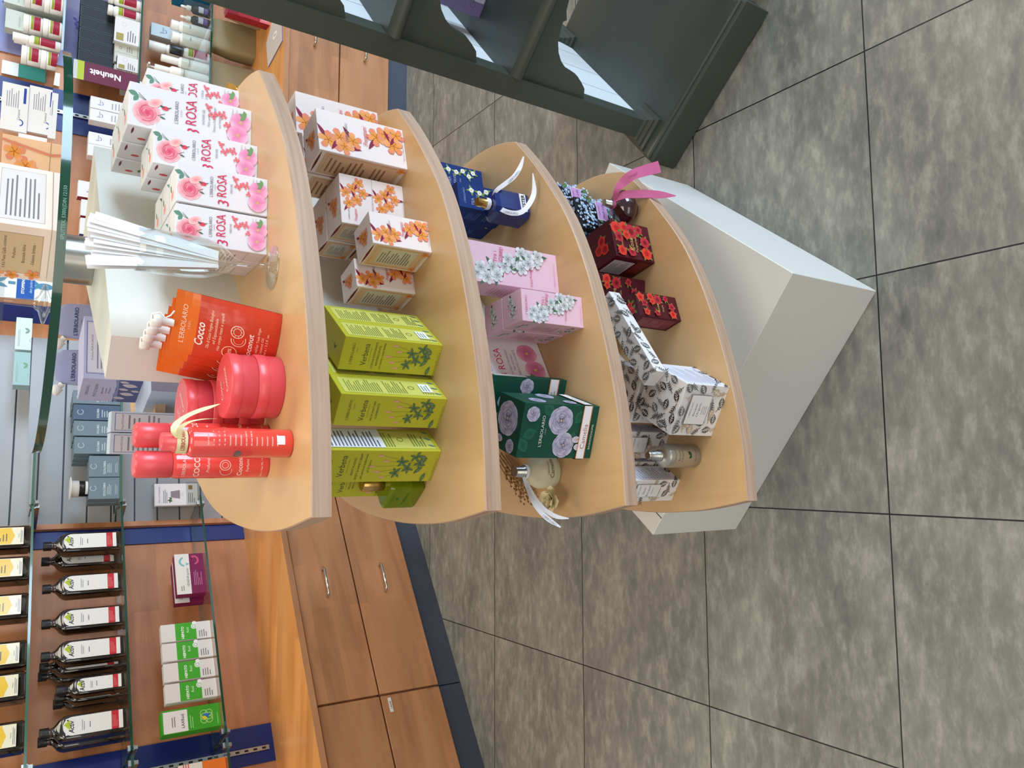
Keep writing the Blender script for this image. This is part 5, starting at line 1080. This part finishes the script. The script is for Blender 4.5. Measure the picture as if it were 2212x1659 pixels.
# white box on the top slat shelf; teal block imitates the glass top's reflection
for i, (s, c2) in enumerate(((.745, C(206, 222, 220)), (.595, C(158, 192, 192)))):
    carton('cosmetic_carton', 'tl%d' % i, .140, .05, .078, c2, {'f': lambda A, w, h: (A.ring(w*.3, h*.3, .006, .008, C(150, 170, 170)), A.small(w*.1, h*.8, w*.7, h*.9, 2, C(140, 160, 160)), A.leaf(w*.6, h*.4, .02, .01, 1., C(120, 156, 130)), A.leaf(w*.6, h*.4, .02, .01, 2.3, C(120, 156, 130)))}, on(SM, s, .165, 1.4014), 17, ('low white box with a printed plant on the top slat shelf', 'added pale teal block imitating the reflection in the round glass top')[i], 'box', None)

# ------------------------------------------------------------------ brown panel bay
BLU = C(40, 70, 160)
def f_cer(A, w, h):
    A.ring(w*.5, h*.76, w*.12, w*.16, BLU, 14, 3.6, 6.28); A.rect(w*.34, h*.76, w*.38, h*.84, BLU); A.text('Ceramol', w*.62, h*.77, h*.055, C(60, 56, 60), fit=w*.4); A.small(w*.2, h*.18, w*.8, h*.55, 5, C(170, 168, 172))
for i, (s, z, lb) in enumerate(((.995, 1.0952, 'slim white skincare box, right one of the pair above the rose boxes'), (.940, 1.0952, 'slim white skincare box, left one of the pair above the rose boxes'), (.835, 1.0952, 'slim white skincare box standing left of the pair'), (.782, 1.0952, 'slim white skincare box, outer left one of its pair'))):
    carton('skincare_carton', 'cer', .052, .055, .172, C(232, 230, 230), {'f': f_cer}, on(SR, s-.02, .180, z), 1.5, lb, 'box', 'slim white skincare boxes on the brown panel shelf')
def f_cer2(A, w, h):
    f_cer(A, w, h)
for i, (s, hh, sd, lb) in enumerate(((.585, .20, C(150, 40, 60), 'white skincare box with red side right of the steel post'), (.505, .185, C(150, 40, 60), 'white skincare box with red side nearer the steel post'), (.425, .185, C(40, 60, 130), 'white skincare box with blue side just right of the steel post'), (.20, .140, C(200, 200, 206), 'low white box left of the steel post'))):
    carton('skincare_carton', 'cerb%d' % i, .070, .050, hh, C(232, 230, 230), {'f': f_cer, 'l': lambda A, w, h, sd=sd: A.rect(0, 0, w, h, sd)}, on(SR, s, .180, 1.0952), 1.5, lb, 'box', 'white skincare boxes low behind the column')
def f_cer3(A, w, h):
    A.ring(w*.2, h*.3, .010, .014, BLU, 14, 3.3, 6.28); A.text('Ceramol', w*.36, h*.3, .012, C(60, 56, 60), fit=w*.3); A.rect(w*.62, h*.1, w*.95, h*.2, BLU); A.small(w*.5, h*.35, w*.92, h*.85, 6, C(150, 150, 156))
carton('skincare_carton', 'cerc', .185, .08, .092, C(234, 230, 226), {'f': f_cer3}, on(SR, .895, .170, 1.3952), -14, 'wide white skincare box on the top shelf, lower one of two', 'box', 'wide white skincare boxes on the top shelf')
carton('skincare_carton', 'cerc', .185, .08, .092, C(234, 230, 226), {'f': f_cer3}, on(SR, .885, .170, 1.4877), -14, 'wide white skincare box on the top shelf, upper one of two', 'box', 'wide white skincare boxes on the top shelf')
carton('skincare_carton', 'cerd', .115, .07, .120, C(234, 232, 228), {'f': f_cer}, on(SR, .715, .170, 1.3952), 1.5, 'squarish white skincare box left of the wide ones', 'box')
def f_stop(A, w, h):
    A.rect(0, 0, w, h*.38, C(36, 92, 176)); A.text('STOPPEN', w*.34, h*.27, .014, C(240, 240, 244), bold=.03, fit=w*.5); A.text('den Juckreiz', w*.4, h*.16, .013, C(200, 220, 240), fit=w*.6); A.text('in 3 Schritten', w*.42, h*.05, .013, C(220, 230, 244), fit=w*.6)
    A.loft if False else None; A.ell(w*.4, h*.75, .014, .03, C(80, 140, 170)); A.leaf(w*.4, h*.7, .05, .016, -1.9, C(80, 140, 170)); A.leaf(w*.4, h*.7, .05, .016, -1.1, C(80, 140, 170)); A.rect(w*.38, h*.4, w*.46, h*.5, C(80, 140, 170))
mb = MB(); mb.box(-.075, 0, 0, .075, .004, .24, PR, C(232, 232, 234)); A = Art(mb, flat((-.075, -.0002, 0), (1, 0, 0), (0, 0, 1))); f_stop(A, .15, .24)
mb.box(-.03, .0045, 0, .03, .05, .004, PR, C(232, 232, 234)); o = mb.build('advert_sign', loc=on(SR, .170, .175, 1.3952), rot=1.5); tag(o, 'white and blue cardboard sign reading STOPPEN den Juckreiz', 'sign')

# ------------------------------------------------------------------ right wall bay
def poster(s0, s1, z0, z1, lab):
    mb = MB(); mb.box(0, -.003, 0, s1-s0, 0, z1-z0, 'lavender_print'); A = Art(mb, flat((0, -.0032, 0), (1, 0, 0), (0, 0, 1))); rnd = random.Random(4)
    for k in range(10):
        x, y, a2 = rnd.uniform(.05, s1-s0-.05), rnd.uniform(.08, z1-z0-.08), rnd.uniform(.9, 2.1)
        for j in range(7): A.leaf(x+.013*j*math.cos(a2), y+.013*j*math.sin(a2), .022, .012, a2+(.5 if j % 2 else -.5), C(84, 62, 150), C(60, 40, 130))
    o = mb.build('lavender_poster'); o.location = SR.at(s0, .006, z0); o.rotation_euler = (0, 0, math.radians(1.5)); tag(o, lab, 'poster')
poster(1.20, 2.0, 1.10, 1.90, 'large purple and blue lavender poster on the right wall')
mb = MB(); mb.box(0, -.002, 0, .06, 0, .16, PR, C(60, 150, 140)); mb.box(0, -.0021, .10, .06, -.002, .16, PR, C(236, 240, 244)); o = mb.build('teal_card', loc=SR.at(1.10, .012, 1.43)); o.rotation_euler = (0, 0, math.radians(1.5)); tag(o, 'teal and white card on the wall beside the blue strip', 'card')
RED = C(158, 30, 56)
def redband(mb, R, z0, z1, mat=PR):
    A = Art(mb, cyl(R, z0, -2.5)); L = 1.9*R; A.rect(0, 0, L, z1-z0, RED, 10); A.rect(0, (z1-z0)*.78, L, (z1-z0), C(150, 170, 50), 10); A.rect(0, (z1-z0)*.7, L, (z1-z0)*.74, C(236, 214, 180), 10); A.small(L*.2, (z1-z0)*.1, L*.8, (z1-z0)*.6, 4, C(206, 120, 130))
def redjar(loc, label, proto=None):
    if proto: return dup(proto, loc, 0, label)
    r = empty('cream_jar', loc, 0, label, 'jar', 'red-labelled white jars on the top right shelf')
    mb = MB(); mb.lathe([(.034, 0), (.036, .003), (.036, .046), (.034, .048)], 30, 'white_plastic'); redband(mb, .0361, .008, .042); mb.build('jar_body', r)
    mb = MB(); mb.lathe([(.037, .0485), (.037, .066), (.035, .068)], 30, 'white_plastic'); mb.build('jar_lid', r); return r
TZ, MZ, BZ = 1.3882, 1.0952, .8022
rj = redjar(on(SR, 1.262, .185, TZ), 'white jar with red label, bottom of the front stack')
for s, o_, k, lb in ((1.258, .185, 1, 'white jar with red label, top of the front stack'), (1.372, .185, 0, 'white jar with red label right of the front stack, lower'), (1.372, .185, 1, 'white jar with red label right of the front stack, upper'), (1.455, .185, 0, 'white jar with red label at the far right, lower'), (1.455, .185, 1, 'white jar with red label at the far right, upper'), (1.120, .185, 0, 'white jar with red label beside the blue strip, lower'), (1.120, .185, 1, 'white jar with red label beside the blue strip, upper')):
    redjar(on(SR, s, o_, TZ+.0685*k), lb, rj)
def tube_bottle(name, loc, R, H, capR, capH, label, cat, grp, body='white_plastic', cap='white_plastic', band=None, txt=None, lines=0, pump=False, rot=0):
    r = empty(name, loc, rot, label, cat, grp)
    mb = MB(); mb.lathe([(R-.002, 0), (R, .003), (R, H-capH-.012), (R*.8, H-capH-.004), (capR*.9, H-capH)], 28, body)
    if band: redband(mb, R+.0001, band[0], band[1])
    if txt or lines:
        A = Art(mb, cyl(R+.0001, 0, -math.pi/2-1.0))
        if txt: A.text(txt, R, (H-capH)*.62, .011, C(90, 90, 110), fit=R*1.6, rot=0)
        if lines: A.small(R*.3, (H-capH)*.25, R*1.7, (H-capH)*.5, lines, C(150, 150, 150))
    mb.build('bottle_body', r)
    mb = MB(); mb.lathe([(capR, H-capH+.0002), (capR, H-.002), (capR*.9, H)], 24, cap)
    if pump: mb.lathe([(.004, H), (.004, H+.02), (.009, H+.021), (.009, H+.03)], 16, cap); mb.box(-.004, -.03, H+.022, .004, 0, H+.029, cap)
    mb.build('bottle_cap', r); return r
tube_bottle('lotion_bottle', on(SR, 1.180, .205, TZ), .021, .170, .017, .055, 'white bottle with red label in front of the jars', 'bottle', None, band=(.02, .095))
tube_bottle('lotion_bottle', on(SR, 1.215, .120, TZ), .024, .165, .018, .040, 'pale bottle behind the red-labelled bottle', 'bottle', None, lines=4)
for i, (s, hh) in enumerate(((1.30, .20), (1.41, .21))):
    carton('skincare_carton', 'pg%d' % i, .085, .05, hh, C(196, 202, 190), {'f': lambda A, w, h: A.small(w*.15, h*.2, w*.85, h*.8, 6, C(176, 182, 172))}, on(SR, s, .09, TZ), 1.5, 'tall pale grey-green box behind the red-labelled jars, %s' % ('left one' if i == 0 else 'right one'), 'box', 'pale grey-green boxes on the top right shelf')
# middle shelf
for k in range(7):
    carton('cosmetic_carton', 'blk', .050, .070, .175, C(26, 26, 30), {'f': lambda A, w, h: A.frame(0.001, 0.001, w-.001, h-.001, C(96, 110, 116), .0012), 't': lambda A, w, h: A.frame(0.001, 0.001, w-.001, h-.001, C(96, 110, 116), .0012)}, on(SR, 1.150+.0515*k, .115, MZ+.050), 1.5, 'black cosmetic box on the riser, %s from the left' % ('first', 'second', 'third', 'fourth', 'fifth', 'sixth', 'seventh')[k], 'box', 'black cosmetic boxes in a row')
mb = MB(); mb.box(-.20, -.045, 0, .20, .045, .0495, PR, C(206, 206, 196)); tag(mb.build('box_riser', loc=on(SR, 1.30, .115, MZ), rot=1.5), 'low pale riser under the row of black boxes', 'riser')
def f_wg(A, w, h): A.rect(w*.06, h*.62, w*.36, h*.92, C(170, 158, 96)); A.ring(w*.75, h*.62, .008, .009, C(190, 190, 190)); A.small(w*.1, h*.1, w*.6, h*.5, 4, C(120, 110, 130))
for s, wd, hh, lb in ((1.330, .105, .098, 'white box with gold square, large one by the red-labelled tubes'), (1.180, .058, .082, 'white box with gold square, small one by the purple sign')):
    carton('cosmetic_carton', 'wg%d' % int(wd*1000), wd, .045, hh, C(232, 230, 230), {'f': f_wg, 't': lambda A, w, h: A.rect(0, 0, w, h, C(50, 50, 54))}, on(SR, s, .205, MZ), -10, lb, 'box', 'white boxes with a gold square')
for i, s in enumerate((1.215, 1.262, 1.145)):
    carton('cosmetic_carton', 'gg', .044, .030, .090, C(200, 200, 186), {'f': lambda A, w, h: (A.ring(w*.5, h*.75, .004, .006, C(120, 120, 110)), A.small(w*.2, h*.2, w*.8, h*.5, 3, C(140, 140, 130)))}, on(SR, s, .178 if i < 2 else .200, MZ), -6, 'small grey-green box between white boxes and purple sign, %s' % ('middle one', 'right one', 'left one')[i], 'box', 'small grey-green cosmetic boxes')
for i, s in enumerate((1.420, 1.475, 1.535)):
    tube_bottle('lotion_bottle', on(SR, s, .195, MZ), .023, .125, .022, .018, 'white tube with red label on the middle right shelf, %s' % ('nearest the white box', 'middle one', 'outermost')[i], 'tube', 'red-labelled white tubes on the middle shelf', band=(.015, .085))
mb = MB(); mb.box(-.042, -.0015, 0, .042, .0015, .245, PR, C(104, 24, 58)); A = Art(mb, flat((.042, -.0017, 0), (0, 0, 1), (-1, 0, 0)) if False else flat((-.042, -.0017, 0), (1, 0, 0), (0, 0, 1)))
A.rect(0, .205, .084, .230, C(176, 190, 50)); A.rect(0, .230, .084, .245, C(196, 200, 200)); A.text('Neuheit', .058, .125, .036, C(244, 240, 244), bold=.03, rot=math.pi/2); o = mb.build('novelty_sign', loc=on(SR, 1.085, .245, MZ), rot=1.5); tag(o, 'upright burgundy sign reading Neuheit', 'sign')
r = empty('steel_hook', on(SR, 1.42, .05, 1.30), 0, 'curved chrome display hook above the black boxes', 'hook')
mb = MB(); mb.tube([(-.04, 0, .0), (-.02, -.03, -.01), (.01, -.04, 0), (.04, -.03, .01), (.06, 0, .012)], .003, 8, 'chrome'); mb.build('wire', r)
# bottom shelf
for k in range(3):
    carton('medicine_carton', 'teal', .070, .07, .052, C(20, 96, 130), {'f': lambda A, w, h: (A.rect(w*.0, 0, w, h, C(230, 230, 236)), A.small(w*.3, h*.3, w*.7, h*.7, 2, C(110, 110, 130)))}, on(SR, 1.600, .180, BZ+.0525*k), 25, 'teal box with white front, %s of the stack of three' % ('lowest', 'middle', 'topmost')[k], 'box', 'stacked teal boxes on the bottom right shelf')
for i, s in enumerate((1.478, 1.530)):
    r = empty('dropper_bottle', on(SR, s, .215, BZ), 0, ('dark dropper bottle with purple label, left one', 'dark dropper bottle with purple label, right one')[i], 'bottle', 'dark dropper bottles on the bottom right shelf')
    mb = MB(); mb.lathe([(.019, 0), (.020, .002), (.020, .070), (.012, .078), (.009, .082)], 26, 'dark_card'); A = Art(mb, cyl(.0201, .012, -2.4)); A.rect(0, 0, .032, .016, C(120, 84, 160), 8); A.rect(0, .018, .032, .040, C(206, 210, 220), 8); A.line([(.006, .02), (.026, .038)], .001, C(60, 60, 70)); mb.build('bottle_body', r)
    mb = MB(); mb.lathe([(.0115, .0825), (.0115, .100), (.006, .102), (.006, .122), (.004, .126)], 20, 'white_plastic'); tag(mb.build('dropper_cap', r), 'white rubber dropper')
GB = 'white lotion bottles on the bottom right shelf'
tube_bottle('lotion_bottle', on(SR, 1.425, .215, BZ), .026, .165, .022, .03, 'white lotion bottle next to the dropper bottles', 'bottle', GB, txt='elan', lines=4)
tube_bottle('lotion_bottle', on(SR, 1.365, .218, BZ), .028, .160, .024, .03, 'white lotion bottle right of the black-capped one', 'bottle', GB, txt='elan', lines=5)
tube_bottle('lotion_bottle', on(SR, 1.305, .220, BZ), .022, .165, .0215, .055, 'white bottle with black cap and red label', 'bottle', GB, cap='black_plastic', band=(.008, .090))
tube_bottle('lotion_bottle', on(SR, 1.252, .218, BZ), .024, .200, .016, .07, 'tall white lotion bottle left of the black-capped one', 'bottle', GB, txt='Ceramol', lines=3, pump=False)
tube_bottle('lotion_bottle', on(SR, 1.197, .218, BZ), .025, .225, .016, .06, 'tall white lotion bottle with slim pump behind the rose boxes', 'bottle', GB, txt='Ceramol', lines=4, pump=True)
tube_bottle('lotion_bottle', on(SR, 1.330, .155, BZ), .024, .245, .022, .07, 'tallest white spray bottle at the back', 'bottle', GB, txt='Ceramol', lines=3, pump=False)
carton('skincare_carton', 'cerT', .060, .05, .235, C(196, 210, 216), {'f': f_cer}, on(SR, 1.420, .120, BZ), 1.5, 'tall pale blue box behind the white lotion bottles', 'box')
r = empty('acrylic_box', on(SR, 1.350, .165, BZ), 1.5, 'clear acrylic display box around the lotion bottles', 'display box')
mb = MB(); mb.box(-.20, -.086, 0, .20, -.084, .12, 'acrylic'); mb.build('front_pane', r)
mb = MB(); mb.box(-.202, -.086, 0, -.2, .09, .26, 'acrylic'); mb.build('side_pane', r)
# worktop goods at the right
def f_redbox(A, w, h):
    A.rect(0, 0, w, h*.24, C(206, 110, 116)); A.small(w*.1, h*.03, w*.9, h*.21, 4, C(240, 200, 200))
    for x, y, ww, hh, a2 in ((.3, .5, .16, .34, 0), (.7, .58, .13, .28, .2), (.45, .34, .14, .12, -.3)):
        A.rect(w*x-w*ww/2, h*y-h*hh/2, w*x+w*ww/2, h*y+h*hh/2, C(238, 236, 236)); A.small(w*x-w*ww*.3, h*y-h*hh*.3, w*x+w*ww*.3, h*y+h*hh*.2, 3, C(150, 140, 150))
    A.rect(0, h*.76, w, h, C(128, 16, 32)); A.ring(w*.5, h*.88, .009, .011, C(200, 140, 150))
carton('gift_carton', 'redb', .105, .060, .185, C(158, 30, 46), {'f': f_redbox}, (2.060, 3.400, WT+.0002), -6, 'red gift box printed with white bottles on the right worktop', 'box')
def bag(loc, rot, w, d, h, label, mat='kraft_paper', grp='kraft paper bags on the right worktop'):
    r = empty('paper_bag', loc, rot, label, 'bag', grp)
    mb = MB(); mb.loft([(0, 0, 0, w/2, d/2, 8), (0, 0, h*.5, w/2*1.03, d/2*1.05, 5), (.004, 0, h*.92, w/2*.97, d/2*.8, 5), (.006, 0, h, w/2*.95, d/2*.3, 4)], 32, mat)
    mb.build('bag_body', r)
    mb = MB(); mb.tube([(-.03, -d*.1, h), (-.028, -d*.15, h+.03), (0, -d*.18, h+.045), (.028, -d*.15, h+.03), (.03, -d*.1, h)], .003, 8, 'ribbon_white'); tag(mb.build('handle', r), 'pale twisted paper handle'); return r
bag((2.130, 3.520, WT+.0002), 10, .13, .09, .17, 'kraft paper bag directly behind the red gift box')
bag((2.020, 3.640, WT+.0002), 5, .16, .09, .20, 'kraft paper bag near the wall behind the red box')
bag((1.820, 3.660, WT+.0002), 0, .16, .09, .20, 'kraft paper bag near the wall, left one')
r = empty('organza_bag', (1.690, 3.420, WT+.0002), 0, 'golden organza bag holding a white tube, beside the top shelf tip', 'bag')
mb = MB(); mb.loft([(0, 0, 0, .045, .028, 3), (0, 0, .05, .052, .032, 2.6), (-.004, 0, .10, .036, .024, 2.4), (-.01, 0, .125, .012, .010, 2), (-.02, 0, .140, .030, .022, 2.2), (-.03, 0, .165, .042, .028, 2.6)], 20, 'organza'); mb.build('bag_body', r)
mb = MB(); mb.tube([(.0, -.031, .02), (.01, -.034, .06), (.005, -.03, .095)], .013, 14, 'white_plastic'); tag(mb.build('white_tube', r), 'white tube inside the bag')
mb = MB(); mb.lathe([(.0125, .121), (.0140, .125), (.0125, .129)], 18, 'gold_metal', c=(-.010, 0, 0)); mb.build('tie', r)
mb = MB(); mb.prism([(0, 0), (.15, .02), (.17, .16), (.10, .24), (-.03, .20)], 0, .004, PR, col=C(206, 196, 186), scol=C(120, 112, 150)); A = Art(mb, flat((0, 0, .004), (1, 0, 0), (0, 1, 0))); A.ell(.08, .11, .016, .032, C(236, 234, 226)); A.ell(.08, .11, .004, .016, C(150, 146, 136))
o = mb.build('counter_card', loc=(1.830, 3.170, WT+.0002), rot=0); tag(o, 'pale card with white oval lying on the right worktop edge', 'card')
# purple box on the olive rack
def f_purp(A, w, h): A.small(w*.05, h*.3, w*.8, h*.95, 9, C(120, 106, 140)); A.ring(w*.25, h*.2, .006, .007, C(90, 76, 104)); A.rect(w*.35, h*.02, w*.95, h*.2, C(196, 190, 206)); A.text('Alig 7725', w*.65, h*.06, .008, C(60, 54, 70), fit=w*.5)
carton('purple_carton', 'purp', .100, .060, .150, C(124, 108, 146), {'f': f_purp}, tuple(Vector((1.138, 1.591, .5672))+Vector((.658, -.753, 0))*.05+Vector((.753, .658, 0))*.03), RTH, 'purple box standing on the rack shelf', 'box')
